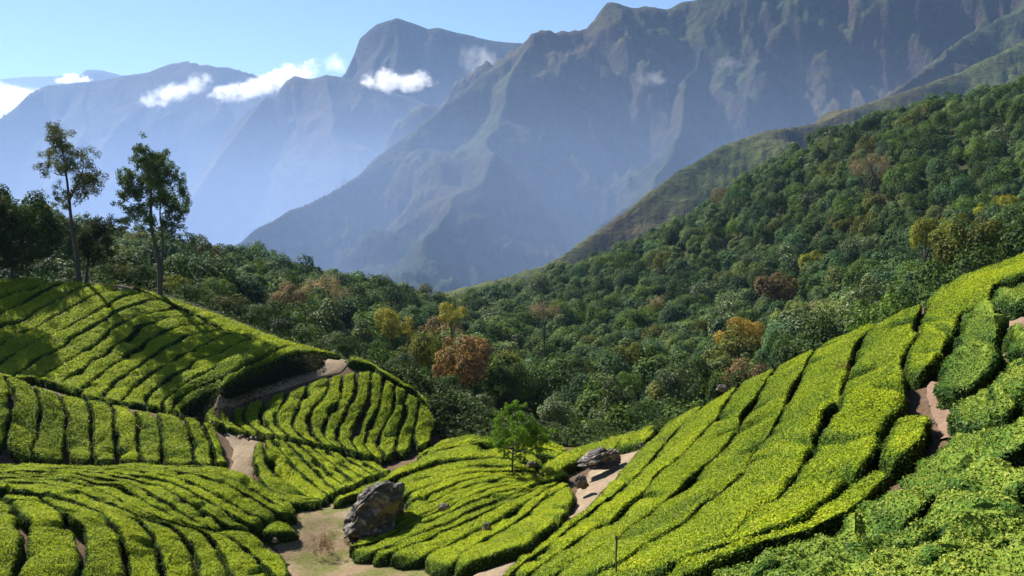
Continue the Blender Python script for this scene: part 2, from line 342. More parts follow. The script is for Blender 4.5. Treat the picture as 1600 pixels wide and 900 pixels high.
# sunlit grassy spur in front of it
range_mesh('grassy_spur', 640, 1850, 420, 800, 2400, 130,
           [([(1850, -60, 2100), (1700, 20, 2000), (1600, 62, 1900), (1500, 112, 1800), (1400, 148, 1700), (1340, 166, 1600), (1280, 190, 1520), (1200, 203, 1440), (1130, 226, 1380), (1060, 266, 1320), (1000, 312, 1270), (920, 372, 1210),
              (850, 414, 1160), (780, 436, 1120), (700, 455, 1100)], 0.62, 0.35, 150)], M_SPUR, VALLEY, 71, 14, 150)

# ------------------------------------------------------------------ tea valley: canopy surface from sighted points
C = [  # px, py, distance
 # right slope
 (1500, 880, 13), (1590, 800, 13.5), (1590, 690, 16), (1590, 600, 19.5), (1590, 480, 27), (1597, 400, 35), (1300, 620, 27), (1003, 697, 45), (776, 893, 30), (1100, 880, 18), (950, 890, 23), (1043, 663, 47),
 (1125, 607, 44.5), (1200, 575, 43), (1300, 530, 40.5), (1400, 480, 38.5), (1500, 430, 36.5), (1150, 700, 35), (1000, 800, 33), (1400, 650, 24.5), (1550, 700, 17.5), (1300, 830, 16.8), (1200, 720, 30), (1450, 560, 28.5), (880, 825, 33.5), (940, 770, 38),
 # central mound
 (535, 852, 40.5), (600, 862, 38.5), (702, 880, 34), (890, 775, 41), (720, 800, 41), (630, 800, 43), (615, 757, 47.5), (745, 730, 49), (815, 742, 47.5), (745, 681, 58), (690, 692, 57), (640, 735, 51), (560, 765, 48.5), (895, 700, 55), (1020, 668, 51), (870, 740, 47), (800, 830, 37.5), (860, 690, 57),
 # hillock
 (542, 556, 70), (600, 578, 68.5), (640, 603, 67), (676, 640, 65), (680, 670, 63), (616, 702, 60), (660, 690, 61.5), (500, 690, 59.5), (405, 675, 60.5), (331, 640, 64.5), (530, 640, 63.5), (440, 630, 64),
 # upper left hill
 (0, 435, 86), (60, 432, 86), (125, 434, 85), (200, 443, 84), (260, 466, 82), (344, 508, 78), (440, 532, 75), (497, 549, 72.5), (55, 597, 64.5), (154, 622, 62.5), (250, 634, 62), (0, 585, 65), (150, 520, 74), (300, 560, 71), (30, 510, 75.5), (340, 603, 64.4), (372, 592, 65.5), (400, 578, 66.6), (450, 556, 68.6), (320, 580, 67.8), (370, 560, 70.5),
 (305, 650, 61.5), (350, 634, 63.9), (372, 626, 64.8), (395, 618, 65.5), (430, 608, 66.3), (470, 595, 67.3), (515, 576, 68.5),
 # middle left terrace
 (60, 590, 60.5), (0, 585, 61), (120, 615, 59), (185, 632, 58), (260, 643, 57.2), (320, 656, 56.5), (0, 712, 53), (100, 718, 53), (222, 720, 52), (306, 724, 51), (350, 724, 51), (150, 670, 55.2), (280, 690, 53.8),
 # lower left terrace
 (0, 728, 47.5), (100, 727, 47), (200, 727, 46.5), (300, 729, 46.2), (370, 740, 46), (40, 895, 33.5), (250, 895, 34.5), (364, 895, 35.3), (448, 878, 37), (100, 800, 37.2), (200, 770, 41), (300, 820, 38.6), (400, 808, 41.2), (460, 805, 42.6), (180, 850, 35.3),
 # valley bottom and the slope above it
 (500, 785, 45), (480, 870, 38.6), (620, 888, 36.2), (424, 684, 57.5), (500, 706, 57), (600, 728, 55.5), (500, 755, 51), (560, 745, 52.3), (470, 776, 47.3), (408, 705, 54), (397, 738, 50.8), (372, 684, 56), (520, 700, 58.3),
]
PTS = [tuple(at(a, b, c)) for a, b, c in C]
PTS += [(-70, 92, -8.0), (-75, 60, -11), (-55, 100, -12), (-35, 100, -15), (-22, 92, -17), (-8, 82, -20), (2, 72, -20), (10, 66, -19), (18, 58, -14), (26, 52, -9.5), (34, 46, -4.5), (-90, 120, -14), (-40, 118, -21), (-10, 105, -27), (15, 90, -27), (40, 70, -14),
        (-48, 48, -14), (-38, 33, -14), (-18, 20, -15.5), (-6, 18, -13), (2, 10, -6.2), (8, 6, -4.0), (22, 14, -2.2), (30, 28, 0.0), (45, 40, 1.0), (0, 2, -3.5), (-60, 20, -14)]
tps = TPS(PTS, 0.06)
CAN = Grid(tps, -95, 60, 2, 125, 0.4)
HEDGE_H = 0.70
def ground_z(x, y): return CAN(x, y) - HEDGE_H
def cast(pts, n, y0, y1, f=None):
    """Samples of a sighted curve laid on the canopy surface, between distances y0 and y1."""
    f = f or CAN
    P = smooth(pts, n); rx, rz = ray(P[:, 0], P[:, 1]); Y = np.arange(y0, y1, 0.2)
    G = rz[:, None] * Y - f(rx[:, None] * Y, np.broadcast_to(Y, (n, len(Y))))
    hit = G < 0; first = np.argmax(hit, 1); none = ~hit.any(1); first = np.where(none, np.argmin(G, 1), first)
    k = np.clip(first - 1, 0, None); ar = np.arange(n); g0 = G[ar, k]; g1 = G[ar, first]
    t = np.where((g0 > 0) & (g1 < 0), g0 / (g0 - g1 + 1e-9), 1.0); d = Y[k] + (Y[first] - Y[k]) * t
    # keep the curve continuous where a sample slips behind a crest
    for i in range(1, n):
        lim = 1.6 * max(0.4, np.hypot(*(P[i] - P[i - 1])) / F_PX * d[i - 1]) * 3.0
        if abs(d[i] - d[i - 1]) > lim: d[i] = d[i - 1] + math.copysign(lim, d[i] - d[i - 1])
    x = rx * d
    return np.stack([x, d], -1)
gx = np.arange(-92, 56, 0.5); gy = np.arange(3, 122, 0.5); GX, GY = np.meshgrid(gx, gy)
GZ = ground_z(GX, GY) - 0.03 + 0.05 * (fbm2(GX * 0.9, GY * 0.9, 90) - 0.5)
# beyond the tea crests the ground is forest floor
UX = [-92, -52, -40, -28, -20, -15, -10, -7.5, -5.5, -3, 4, 9, 13, 20, 30, 58]; UY = [91, 88.5, 87, 83.5, 77, 73, 70, 66.5, 63, 60, 59.5, 54, 50, 46, 43, 42]
gf = grid_faces(len(gy), len(gx)); gc = np.stack([GX, GY], -1).reshape(-1, 2)[gf].mean(1)
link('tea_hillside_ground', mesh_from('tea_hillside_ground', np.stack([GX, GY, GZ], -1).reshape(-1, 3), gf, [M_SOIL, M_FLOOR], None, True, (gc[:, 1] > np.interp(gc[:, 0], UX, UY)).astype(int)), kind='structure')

# forest canopy surface
FC = [(1700, 90, 420), (1600, 135, 430), (1470, 158, 440), (1280, 212, 450), (1160, 295, 440), (1000, 385, 430), (870, 436, 420), (1590, 330, 190), (1590, 230, 300), (1400, 400, 200), (1400, 280, 310), (1300, 470, 170), (1150, 480, 250), (1150, 400, 340), (1000, 480, 300), (1000, 420, 380), (900, 470, 370),
      (860, 560, 190), (1000, 590, 135), (1100, 545, 150), (1200, 520, 150), (930, 670, 78), (850, 672, 80), (1000, 655, 75), (430, 480, 125), (350, 440, 125), (300, 405, 190), (400, 398, 240), (500, 428, 270), (600, 448, 310), (700, 458, 340), (780, 462, 350), (600, 520, 130), (720, 545, 108), (540, 500, 120), (700, 640, 82),
      (780, 625, 92), (0, 320, 150), (60, 335, 150), (170, 375, 170), (20, 400, 105), (200, 420, 115), (-100, 300, 150), (-100, 400, 100), (640, 480, 200), (800, 500, 260), (1500, 420, 110), (1400, 470, 90), (1600, 370, 100), (1250, 560, 75), (1120, 620, 72), (480, 540, 95), (560, 560, 90), (640, 590, 88)]
FP = [tuple(at(a, b, c)) for a, b, c in FC]
FP += [(-60, 700, -130), (100, 700, -120), (300, 600, 20), (400, 500, 60), (-250, 400, -60), (-200, 250, -10), (-320, 600, -130), (500, 700, 0)]
FCAN = Grid(TPS(FP, 5.0), -330, 520, 50, 720, 4.0)
TREE_H = 8.5
fx_ = np.arange(-320, 510, 5.0); fy_ = np.arange(62, 710, 5.0); FX, FY = np.meshgrid(fx_, fy_)
def forest_ground(x, y):
    z = FCAN(x, y) - TREE_H
    t = np.clip((np.asarray(y) - 60) / 60, 0, 1)
    zt = CAN(x, y) - HEDGE_H - 0.35
    inside = (np.asarray(x) > -94) & (np.asarray(x) < 59) & (np.asarray(y) < 124)
    return np.where(inside, np.minimum(z, zt), z)
FZ = forest_ground(FX, FY) + 1.5 * (fbm2(FX / 20, FY / 20, 12) - 0.5) - 0.8
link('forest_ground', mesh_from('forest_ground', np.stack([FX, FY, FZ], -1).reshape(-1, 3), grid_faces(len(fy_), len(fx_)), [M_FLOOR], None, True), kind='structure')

# ------------------------------------------------------------------ haze and mist
def volume_mat(name, color, density, aniso):
    m, nt, out = new_mat(name); v = N(nt, 'ShaderNodeVolumePrincipled'); v.inputs['Color'].default_value = (*color, 1)
    v.inputs['Density'].default_value = density; v.inputs['Anisotropy'].default_value = aniso
    nt.links.new(v.outputs[0], out.inputs['Volume']); return m
def box(name, a, b, mat, **kw):
    V = [(x, y, z) for z in (a[2], b[2]) for y in (a[1], b[1]) for x in (a[0], b[0])]
    f = np.array([[0, 2, 3, 1], [4, 5, 7, 6], [0, 1, 5, 4], [2, 6, 7, 3], [0, 4, 6, 2], [1, 3, 7, 5]])
    return link(name, mesh_from(name, V, f, [mat]), **kw)
HAZE_TOP = max(max(v.co.z for v in o.data.vertices) for o in COL.objects if o.type == 'MESH') + 15.0
box('haze', (-fl - 50, -350, VALLEY - 1), (fl + 50, fl + 50, HAZE_TOP), volume_mat('haze_air', (0.36, 0.57, 1.0), 0.00005, 0.25), kind='stuff')

# ------------------------------------------------------------------ tea hedges
PHI = np.linspace(0, math.pi, 15)
PT = np.sign(np.cos(PHI)) * np.abs(np.cos(PHI)) ** 0.26          # across: 1 .. -1
PH = np.abs(np.sin(PHI)) ** 0.34                                  # height 0 .. 1 .. 0
def vnormals(V, f):
    n = np.zeros_like(V); a = V[f]; fn = np.cross(a[:, 2] - a[:, 0], a[:, 3] - a[:, 1])
    for k in range(4): np.add.at(n, f[:, k], fn)
    return n / (np.linalg.norm(n, axis=1, keepdims=True) + 1e-9), fn
def leaf_quads(P, Nn, size, r, up=0.35, aspect=0.6, tilt=0.75):
    """One bent-diamond leaf per point."""
    n = len(P); nr = Nn + tilt * r.normal(size=(n, 3)); nr[:, 2] += up; nr /= np.linalg.norm(nr, axis=1, keepdims=True) + 1e-9
    t = r.normal(size=(n, 3)); t -= (t * nr).sum(1, keepdims=True) * nr; t /= np.linalg.norm(t, axis=1, keepdims=True) + 1e-9
    b = np.cross(nr, t); s = np.asarray(size).reshape(-1, 1) * (0.7 + 0.6 * r.random((n, 1)))
    V = np.stack([P - t * s * 0.5, P + b * s * aspect * 0.5 + nr * s * 0.10, P + t * s * 0.5, P - b * s * aspect * 0.5 + nr * s * 0.10], 1).reshape(-1, 3)
    return V, np.arange(n * 4).reshape(-1, 4)
HEDGES = []
def hedge(A, B, label, group, name='tea_hedge', mat=None, gap=0.17, h=HEDGE_H, dens=1.0, seed=0, rough=1.0, leaf=0.066, lump=0.62, flush=1.0):
    """A hedge filling the ground between two boundary curves (world xy arrays)."""
    r = np.random.default_rng(1000 + seed); mat = mat or M_TEA
    L = 0.5 * (plen(A) + plen(B)); dmean = float(np.mean(np.r_[A[:, 1], B[:, 1]]))
    st = min(0.40, max(0.14, dmean * 0.006)); n = max(8, int(L / st)); A = resample(A, n); B = resample(B, n)
    w = np.linalg.norm(A - B, axis=1); ctr = 0.5 * (A + B); s = np.linspace(0, plen(ctr), n)
    dirv = (A - B) / (w[:, None] + 1e-6)
    g = np.minimum(gap, 0.22 * w)
    wob = lambda k, a: a * (noise2(s / 1.1, np.full(n, seed * 3.1 + k), 5) - 0.5) + 0.6 * a * (noise2(s / 0.4, np.full(n, seed * 3.1 + k + 40), 6) - 0.5)
    ga = np.clip(g + wob(0, 0.24 * rough), 0.03, None); gb = np.clip(g + wob(1, 0.24 * rough), 0.03, None)
    # now and then a bush is missing or stunted: the gap bites into the hedge
    bite = np.clip((noise2(s / 2.2, np.full(n, seed * 7.7), 8) - 0.80) / 0.2, 0, 1) * np.minimum(0.35 * w, 0.5)
    bite2 = np.clip((noise2(s / 2.2, np.full(n, seed * 9.7 + 60), 8) - 0.80) / 0.2, 0, 1) * np.minimum(0.35 * w, 0.5)
    hw = np.clip((w - ga - gb - bite - bite2) / 2, 0.06, None); c = ctr + dirv * (((gb + bite2) - (ga + bite)) / 2)[:, None]
    wm = np.median(hw); e = np.clip(np.minimum(s, s[-1] - s) / (0.7 * wm + 0.15), 0, 1); cap = np.sqrt(np.clip(1 - (1 - e) ** 2, 0, 1)); cap = np.maximum(cap, 0.05)
    off = PT[None, :] * (hw * cap)[:, None]
    xy = c[:, None, :] + dirv[:, None, :] * off[..., None]
    gz = CAN(xy[..., 0], xy[..., 1])
    hh = h * (0.35 + 0.65 * cap) * (0.9 + 0.2 * noise2(s / 1.6, np.full(n, seed * 1.7), 3))
    nick = np.ones((n, len(PHI)))
    for _ in range(int(s[-1] / 4.5 + r.random())):            # narrow cuts across part of the hedge, where bushes do not meet
        s1 = r.uniform(0, s[-1]); side = r.choice([-1, 1]); dp = r.uniform(0.25, 0.75)
        nick *= 1 - dp * np.exp(-((s[:, None] - s1 + 0.35 * PT[None, :] * r.uniform(-1, 1)) / r.uniform(0.12, 0.28)) ** 2) * np.clip(0.35 + side * PT[None, :] * 1.2, 0, 1)
    hh = hh[:, None] * nick; flush = flush * r.uniform(0.88, 1.08)
    z = gz - HEDGE_H - 0.05 + (hh + 0.05) * PH[None, :]
    V = np.concatenate([xy, z[..., None]], -1).reshape(-1, 3); f = grid_faces(n, len(PHI))
    nrm, fn = vnormals(V, f)
    if nrm[len(PHI) // 2::len(PHI), 2].mean() < 0: f = f[:, ::-1]; nrm = -nrm; fn = -fn
    bump = (noise3(V[:, 0] / 0.42, V[:, 1] / 0.42, V[:, 2] / 0.42, 15) - 0.5) * 0.24 * lump + (noise3(V[:, 0] / 0.16, V[:, 1] / 0.16, V[:, 2] / 0.16, 16) - 0.5) * 0.11 * lump \
        + (noise2(V[:, 0] / 1.0, V[:, 1] / 1.0, 17) - 0.5) * 0.24 * lump
    V = V + nrm * bump[:, None]
    # leaves
    fa = 0.5 * np.linalg.norm(fn, axis=1); size = max(leaf, 0.00185 * dmean); cnt = int(min(60000, fa.sum() * dens * 0.92 / (size * size * 0.5)))
    fi = r.choice(len(f), cnt, p=fa / fa.sum()); u = r.random((cnt, 1)); v = r.random((cnt, 1)); q = V[f[fi]]
    P = (q[:, 0] * (1 - u) + q[:, 1] * u) * (1 - v) + (q[:, 3] * (1 - u) + q[:, 2] * u) * v
    nn = fn[fi] / (np.linalg.norm(fn[fi], axis=1, keepdims=True) + 1e-9)
    P = P + nn * (size * (0.1 + 0.75 * r.random((cnt, 1)) ** 1.5))
    LV, LF = leaf_quads(P, nn, size, r)
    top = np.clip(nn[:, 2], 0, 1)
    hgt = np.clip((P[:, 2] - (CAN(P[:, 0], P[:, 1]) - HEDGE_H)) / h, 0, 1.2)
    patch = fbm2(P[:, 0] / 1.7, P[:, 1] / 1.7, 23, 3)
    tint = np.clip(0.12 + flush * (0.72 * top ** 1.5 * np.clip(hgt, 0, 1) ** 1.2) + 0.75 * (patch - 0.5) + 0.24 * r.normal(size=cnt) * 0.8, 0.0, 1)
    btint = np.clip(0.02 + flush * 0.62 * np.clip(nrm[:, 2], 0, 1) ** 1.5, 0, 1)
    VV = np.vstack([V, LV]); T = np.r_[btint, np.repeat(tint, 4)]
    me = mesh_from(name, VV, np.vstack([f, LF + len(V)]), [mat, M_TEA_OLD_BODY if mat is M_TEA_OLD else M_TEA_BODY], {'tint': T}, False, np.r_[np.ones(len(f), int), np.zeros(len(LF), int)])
    o = link(name, me, label=label, cat='tea hedge', group=group); HEDGES.append(o); return o
def field(curves, y0, y1, labelf, group, seed, **kw):
    W = [cast(c, max(30, int(plen(np.asarray(c, float)) / 3)), y0, y1) for c in curves]
    for i in range(len(W) - 1):
        hedge(W[i], W[i + 1], labelf(i, len(W) - 1), group, seed=seed + i, **kw)
    return W

# upper left hillside, rows from the crest downwards
P1 = [[(-45, 447), (0, 437), (40, 432), (62, 434)],
      [(-45, 475), (0, 463), (30, 455), (66, 444), (86, 438)],
      [(-45, 500), (-5, 490), (26, 478), (60, 460), (96, 443), (110, 438)],
      [(-45, 522), (-5, 510), (36, 500), (56, 486), (96, 464), (120, 450), (148, 442), (160, 439)],
      [(-45, 560), (-5, 542), (20, 522), (52, 513), (76, 500), (112, 478), (152, 458), (176, 454), (196, 447)],
      [(-45, 590), (-5, 570), (30, 546), (60, 530), (96, 516), (126, 500), (142, 490), (172, 474), (190, 466), (216, 458), (232, 457)],
      [(10, 590), (40, 574), (62, 558), (96, 542), (112, 530), (130, 518), (146, 509), (168, 496), (180, 486), (205, 477), (236, 468), (256, 468)],
      [(55, 597), (60, 590), (80, 578), (110, 562), (128, 549), (152, 537), (170, 519), (180, 510), (208, 496), (230, 488), (260, 484), (276, 480)],
      [(88, 606), (92, 598), (128, 580), (144, 564), (170, 549), (176, 541), (208, 522), (220, 511), (244, 502), (260, 495), (288, 495), (304, 490)],
      [(122, 614), (140, 598), (164, 580), (192, 560), (216, 543), (236, 530), (260, 518), (284, 508), (310, 507), (330, 503)],
      [(154, 622), (178, 598), (196, 585), (216, 573), (240, 554), (266, 538), (290, 526), (320, 518), (344, 513)],
      [(187, 628), (218, 596), (236, 584), (260, 568), (288, 552), (320, 537), (336, 529), (360, 520), (372, 519)],
      [(220, 632), (240, 613), (260, 593), (286, 577), (306, 562), (344, 549), (364, 540), (388, 529), (400, 527)],
      [(250, 636), (262, 620), (292, 599), (320, 580), (352, 562), (380, 550), (406, 541), (420, 534), (432, 533)],
      [(268, 640), (290, 617), (322, 599), (350, 585), (372, 574), (396, 565), (420, 554), (444, 541), (466, 537)],
      [(278, 644), (300, 628), (338, 607), (372, 592), (400, 579), (424, 566), (450, 553), (480, 547), (500, 549)]]
field(P1, 61.3, 92, lambda i, n: f'tea hedge on the upper left hillside, {ORD[i]} row down from its crest', 'tea rows on the upper left hillside', 100, gap=0.14)
EC = [[(200, 441), (262, 464), (320, 482), (380, 505), (440, 528), (500, 546), (540, 553)],
      [(214, 450), (262, 472), (305, 490), (345, 512), (390, 528), (430, 537), (470, 541), (500, 549)]]
field(EC, 66, 95, lambda i, n: 'long tea hedge running along the crest of the upper left hillside', None, 130)
# middle left terrace, rows from left to right
P2 = [[(-45, 584), (-30, 605), (-26, 640), (-32, 690)],
      [(6, 586), (18, 608), (21, 624), (16, 644), (12, 668), (6, 702)],
      [(44, 596), (58, 615), (64, 636), (62, 656), (57, 684), (47, 702), (58, 718)],
      [(86, 609), (97, 626), (104, 646), (103, 670), (102, 694), (104, 718)],
      [(132, 621), (141, 638), (143, 662), (143, 690), (145, 720)],
      [(170, 628), (178, 646), (179, 670), (181, 694), (184, 720)],
      [(203, 635), (214, 654), (216, 678), (218, 702), (222, 721)],
      [(236, 640), (247, 656), (251, 682), (252, 708), (254, 722)],
      [(281, 649), (295, 668), (299, 688), (303, 710), (306, 723)],
      [(314, 655), (325, 674), (331, 700), (334, 724)],
      [(334, 664), (343, 678), (348, 700), (356, 723)]]
field(P2, 50.0, 61.8, lambda i, n: f'tea hedge climbing the middle left terrace, {ORD[i]} from the left', 'tea rows on the middle left terrace', 150, gap=0.13)
# lower left terrace: rows sweeping over its crest
P3 = [[(-40, 725), (100, 726), (220, 727), (320, 730), (372, 738), (410, 756), (440, 775), (468, 797)],
      [(-40, 726.5), (120, 728), (230, 730), (328, 737), (355, 744), (400, 766), (430, 786), (458, 805)],
      [(-40, 728), (120, 730), (220, 732), (290, 737), (320, 745), (352, 756), (380, 769), (408, 786), (440, 806)],
      [(-40, 730), (130, 732), (222, 736), (260, 742), (286, 749), (312, 759), (340, 774), (360, 785), (384, 800), (420, 815)],
      [(-40, 732.5), (80, 733.5), (180, 739), (246, 748), (280, 759), (308, 774), (336, 789), (364, 806), (400, 822)],
      [(-40, 735.5), (80, 737), (170, 743), (234, 754), (264, 767), (296, 785), (328, 805), (362, 824)],
      [(-40, 739), (80, 740), (150, 745), (208, 757), (240, 773), (272, 792), (300, 810), (336, 828)],
      [(-40, 743), (60, 742.5), (124, 747), (172, 757), (200, 768), (236, 790), (272, 808), (312, 826)],
      [(-40, 748), (40, 746), (96, 751), (140, 760), (166, 770), (190, 783), (230, 802), (280, 819)],
      [(-40, 754), (30, 752), (80, 757), (124, 768), (160, 782), (196, 798), (240, 813)],
      [(-40, 762), (0, 760), (50, 766), (100, 778), (146, 792), (196, 808)]]
field(P3, 34.5, 49.5, lambda i, n: f'tea hedge sweeping over the lower left terrace, {ORD[i]} down from its far edge', 'tea rows sweeping over the lower left terrace', 180, gap=0.075)
P3b = [[(-60, 770), (-50, 800), (-48, 850), (-60, 910)],
       [(-4, 766), (16, 788), (34, 806), (40, 828), (39, 856), (30, 882), (14, 912)],
       [(50, 772), (86, 790), (104, 802), (116, 818), (124, 836), (128, 862), (124, 888), (120, 912)],
       [(118, 784), (152, 798), (168, 812), (180, 828), (192, 848), (196, 870), (200, 912)],
       [(168, 798), (208, 808), (226, 822), (240, 840), (248, 862), (251, 884), (254, 912)],
       [(206, 806), (252, 814), (278, 830), (296, 852), (306, 876), (309, 912)],
       [(258, 814), (306, 826), (324, 837), (339, 855), (350, 872), (366, 912)],
       [(310, 825), (350, 836), (372, 848), (390, 862), (408, 877), (428, 900)],
       [(350, 828), (392, 832), (418, 842), (436, 860), (449, 880), (452, 902)]]
field(P3b, 31, 43, lambda i, n: f'broad tea hedge bending downhill in the lower left foreground, {ORD[i]} from the left', 'broad tea rows in the lower left foreground', 200, gap=0.14)
hedge(cast([(420, 806), (446, 812), (468, 822)], 30, 38, 46), cast([(398, 826), (428, 832), (464, 829)], 30, 38, 46), 'short tea hedge jutting out beside the bare clearing', None, seed=215)
# hillock
P4 = [[(318, 646), (331, 660), (345, 668)],
      [(340, 632), (340, 648), (350, 662), (362, 668)],
      [(360, 629), (359, 643), (367, 660), (384, 673)],
      [(393, 622), (383, 636), (381, 652), (390, 665), (408, 676)],
      [(422, 614), (415, 627), (407, 647), (411, 662), (432, 679)],
      [(450, 604), (445, 625), (432, 647), (433, 665), (456, 684)],
      [(485, 594), (475, 617), (460, 648), (457, 667), (473, 683), (494, 692)],
      [(516, 584), (511, 612), (493, 634), (481, 657), (485, 676), (506, 695)],
      [(537, 581), (532, 622), (517, 647), (505, 665), (509, 686), (526, 699)],
      [(558, 577), (556, 606), (546, 635), (532, 664), (528, 685), (543, 703)],
      [(582, 576), (577, 609), (567, 640), (555, 670), (551, 694), (563, 710)],
      [(600, 586), (597, 614), (587, 645), (575, 675), (571, 696), (586, 715)],
      [(618, 597), (615, 638), (600, 666), (591, 694), (603, 714)],
      [(636, 606), (632, 645), (622, 675), (616, 706)],
      [(656, 621), (650, 658), (645, 680), (641, 702)],
      [(672, 633), (680, 660), (676, 687)]]
field(P4, 57.5, 72, lambda i, n: f'tea hedge down the face of the round hillock, {ORD[i]} from the left', 'tea rows on the round hillock', 230, gap=0.13)
field([[(540, 555), (572, 561), (602, 577), (640, 600), (666, 620), (680, 645)], [(546, 564), (570, 569), (600, 584), (636, 605), (658, 623), (674, 646)]], 60, 75,
      lambda i, n: 'tea hedge along the crest of the round hillock', None, 250)
# slope between the path and the gully
P5 = [[(400, 692), (396, 716), (404, 745), (438, 774), (470, 786)],
      [(412, 686), (416, 712), (436, 744), (476, 772), (504, 780)],
      [(424, 684), (440, 706), (468, 738), (496, 762), (514, 773)],
      [(442, 686), (462, 706), (488, 732), (512, 756), (528, 768)],
      [(462, 690), (486, 711), (508, 734), (532, 754), (545, 761)],
      [(484, 696), (508, 716), (530, 736), (550, 751), (562, 755)],
      [(508, 702), (530, 720), (550, 736), (572, 748)],
      [(532, 708), (552, 722), (572, 736), (588, 743)],
      [(556, 714), (576, 727), (594, 738)],
      [(584, 722), (600, 730), (612, 734)]]
field(P5, 44, 60, lambda i, n: f'tea hedge on the slope between dirt path and gully, {ORD[i]} from the path', 'tea rows between the dirt path and the gully', 260, gap=0.10)
# central mound
T0 = [[(518, 778), (560, 764), (604, 741), (645, 721), (682, 704), (732, 694), (780, 697), (850, 713)],
      [(528, 782), (566, 768), (604, 748), (645, 733), (684, 721), (732, 715), (775, 713), (848, 724)]]
field(T0, 44, 60, lambda i, n: 'long curved tea hedge crossing the central mound from boulder to young tree', None, 280, gap=0.2)
P6t = [[(650, 712), (690, 690), (720, 683), (760, 681), (800, 684), (850, 688), (890, 699)],
       [(650, 714), (690, 694), (730, 686), (770, 686), (820, 691), (885, 703)],
       [(652, 716), (694, 699), (740, 691), (790, 693), (840, 699), (880, 708)],
       [(655, 719), (690, 703), (735, 695), (785, 698), (835, 706), (872, 714)]]
field(P6t, 48, 62, lambda i, n: f'tea hedge on the far top of the central mound, {ORD[i]} from the forest', 'tea rows on the far top of the central mound', 285, gap=0.12)
P6 = [[(612, 752), (650, 737), (690, 724), (735, 718), (780, 717), (830, 726)],
      [(622, 762), (655, 748), (690, 737), (735, 729), (782, 727), (840, 732)],
      [(634, 772), (665, 760), (705, 746), (745, 737), (790, 735), (842, 737)],
      [(637, 784), (670, 773), (710, 756), (745, 746), (790, 741), (842, 742)],
      [(628, 798), (664, 788), (706, 769), (745, 755), (790, 748), (840, 747)],
      [(600, 822), (632, 810), (664, 802), (700, 783), (745, 763), (786, 754), (836, 752)],
      [(560, 842), (596, 832), (632, 819), (690, 795), (745, 772), (785, 761), (830, 757)],
      [(535, 858), (580, 846), (625, 828), (690, 805), (745, 781), (790, 767), (835, 762)],
      [(575, 866), (604, 853), (665, 831), (700, 815), (745, 793), (800, 773), (850, 757)],
      [(600, 869), (632, 855), (682, 834), (715, 820), (770, 792), (812, 774), (862, 752)],
      [(655, 874), (700, 850), (740, 832), (787, 806), (825, 782), (880, 748)],
      [(702, 884), (745, 848), (795, 822), (845, 784), (892, 752)],
      [(726, 896), (795, 868), (845, 830), (888, 792), (897, 768)]]
field(P6, 33, 52, lambda i, n: f'tea hedge on the near face of the central mound, {ORD[i]} from the top', 'tea rows on the near face of the central mound', 300, gap=0.07)
field([[(840, 728), (880, 707), (930, 688), (975, 677), (1026, 664)], [(842, 745), (880, 731), (918, 712), (965, 698), (1012, 686)]], 42, 58,
      lambda i, n: 'thick tea hedge above the slab rock by the right-hand path', None, 320)
field([[(800, 760), (838, 744), (880, 728)], [(806, 772), (848, 754), (896, 737)]], 40, 52, lambda i, n: 'short tea hedge just left of the pale path rock', None, 321)
# right slope
P7 = [[(776, 897), (827, 858), (888, 815), (931, 775), (973, 732), (1003, 699), (1043, 661)],
      [(800, 893), (859, 850), (909, 810), (970, 762), (1010, 725), (1045, 682), (1080, 648), (1112, 622)],
      [(815, 903), (867, 866), (907, 841), (957, 809), (1000, 775), (1030, 738), (1075, 700), (1120, 650), (1150, 605), (1172, 592)],
      [(850, 903), (904, 872), (945, 848), (989, 820), (1040, 783), (1065, 757), (1100, 725), (1132, 700), (1152, 666), (1170, 635), (1207, 580), (1222, 566)],
      [(905, 903), (973, 872), (1013, 844), (1061, 815), (1100, 783), (1140, 757), (1162, 732), (1180, 703), (1202, 676), (1222, 640), (1250, 590), (1272, 545), (1290, 532)],
      [(950, 908), (1000, 886), (1060, 866), (1110, 850), (1143, 832), (1167, 808), (1227, 764), (1260, 720), (1287, 657), (1320, 600), (1340, 545), (1356, 514), (1400, 482)],
      [(1000, 900), (1070, 874), (1143, 846), (1200, 827), (1260, 800), (1310, 764), (1352, 718), (1374, 688), (1394, 650), (1424, 622), (1416, 584), (1413, 556), (1432, 524), (1438, 490), (1452, 462)]]
W7 = field(P7, 14, 49.5, lambda i, n: f'broad bright tea hedge climbing the right-hand slope, {ORD[i]} from the dirt path', 'bright tea rows on the right-hand slope', 340, gap=0.12)
field([[(1004, 903), (1072, 878), (1143, 850), (1200, 831), (1250, 814), (1287, 788), (1333, 753), (1387, 720)],
       [(1040, 908), (1100, 886), (1150, 868), (1217, 842), (1287, 818), (1343, 782), (1398, 734)]], 13, 30, lambda i, n: 'narrow bright tea hedge curving along the foot of the right-hand slope', None, 350)
field([[(1436, 630), (1405, 652), (1384, 690), (1376, 716)], [(1460, 640), (1452, 668), (1432, 694), (1398, 722)]], 18, 32, lambda i, n: 'short oval tea bush standing alone below the bare soil strip', None, 352, gap=0.1)
field([[(1660, 372), (1600, 397), (1540, 415), (1480, 440), (1446, 466), (1438, 495), (1436, 522), (1418, 552), (1415, 580)],
       [(1660, 392), (1600, 422), (1556, 440), (1548, 464), (1504, 484), (1494, 510), (1472, 545), (1452, 580)]], 20, 42, lambda i, n: 'topmost bright tea hedge on the right, below the olive trees', None, 354, gap=0.12)
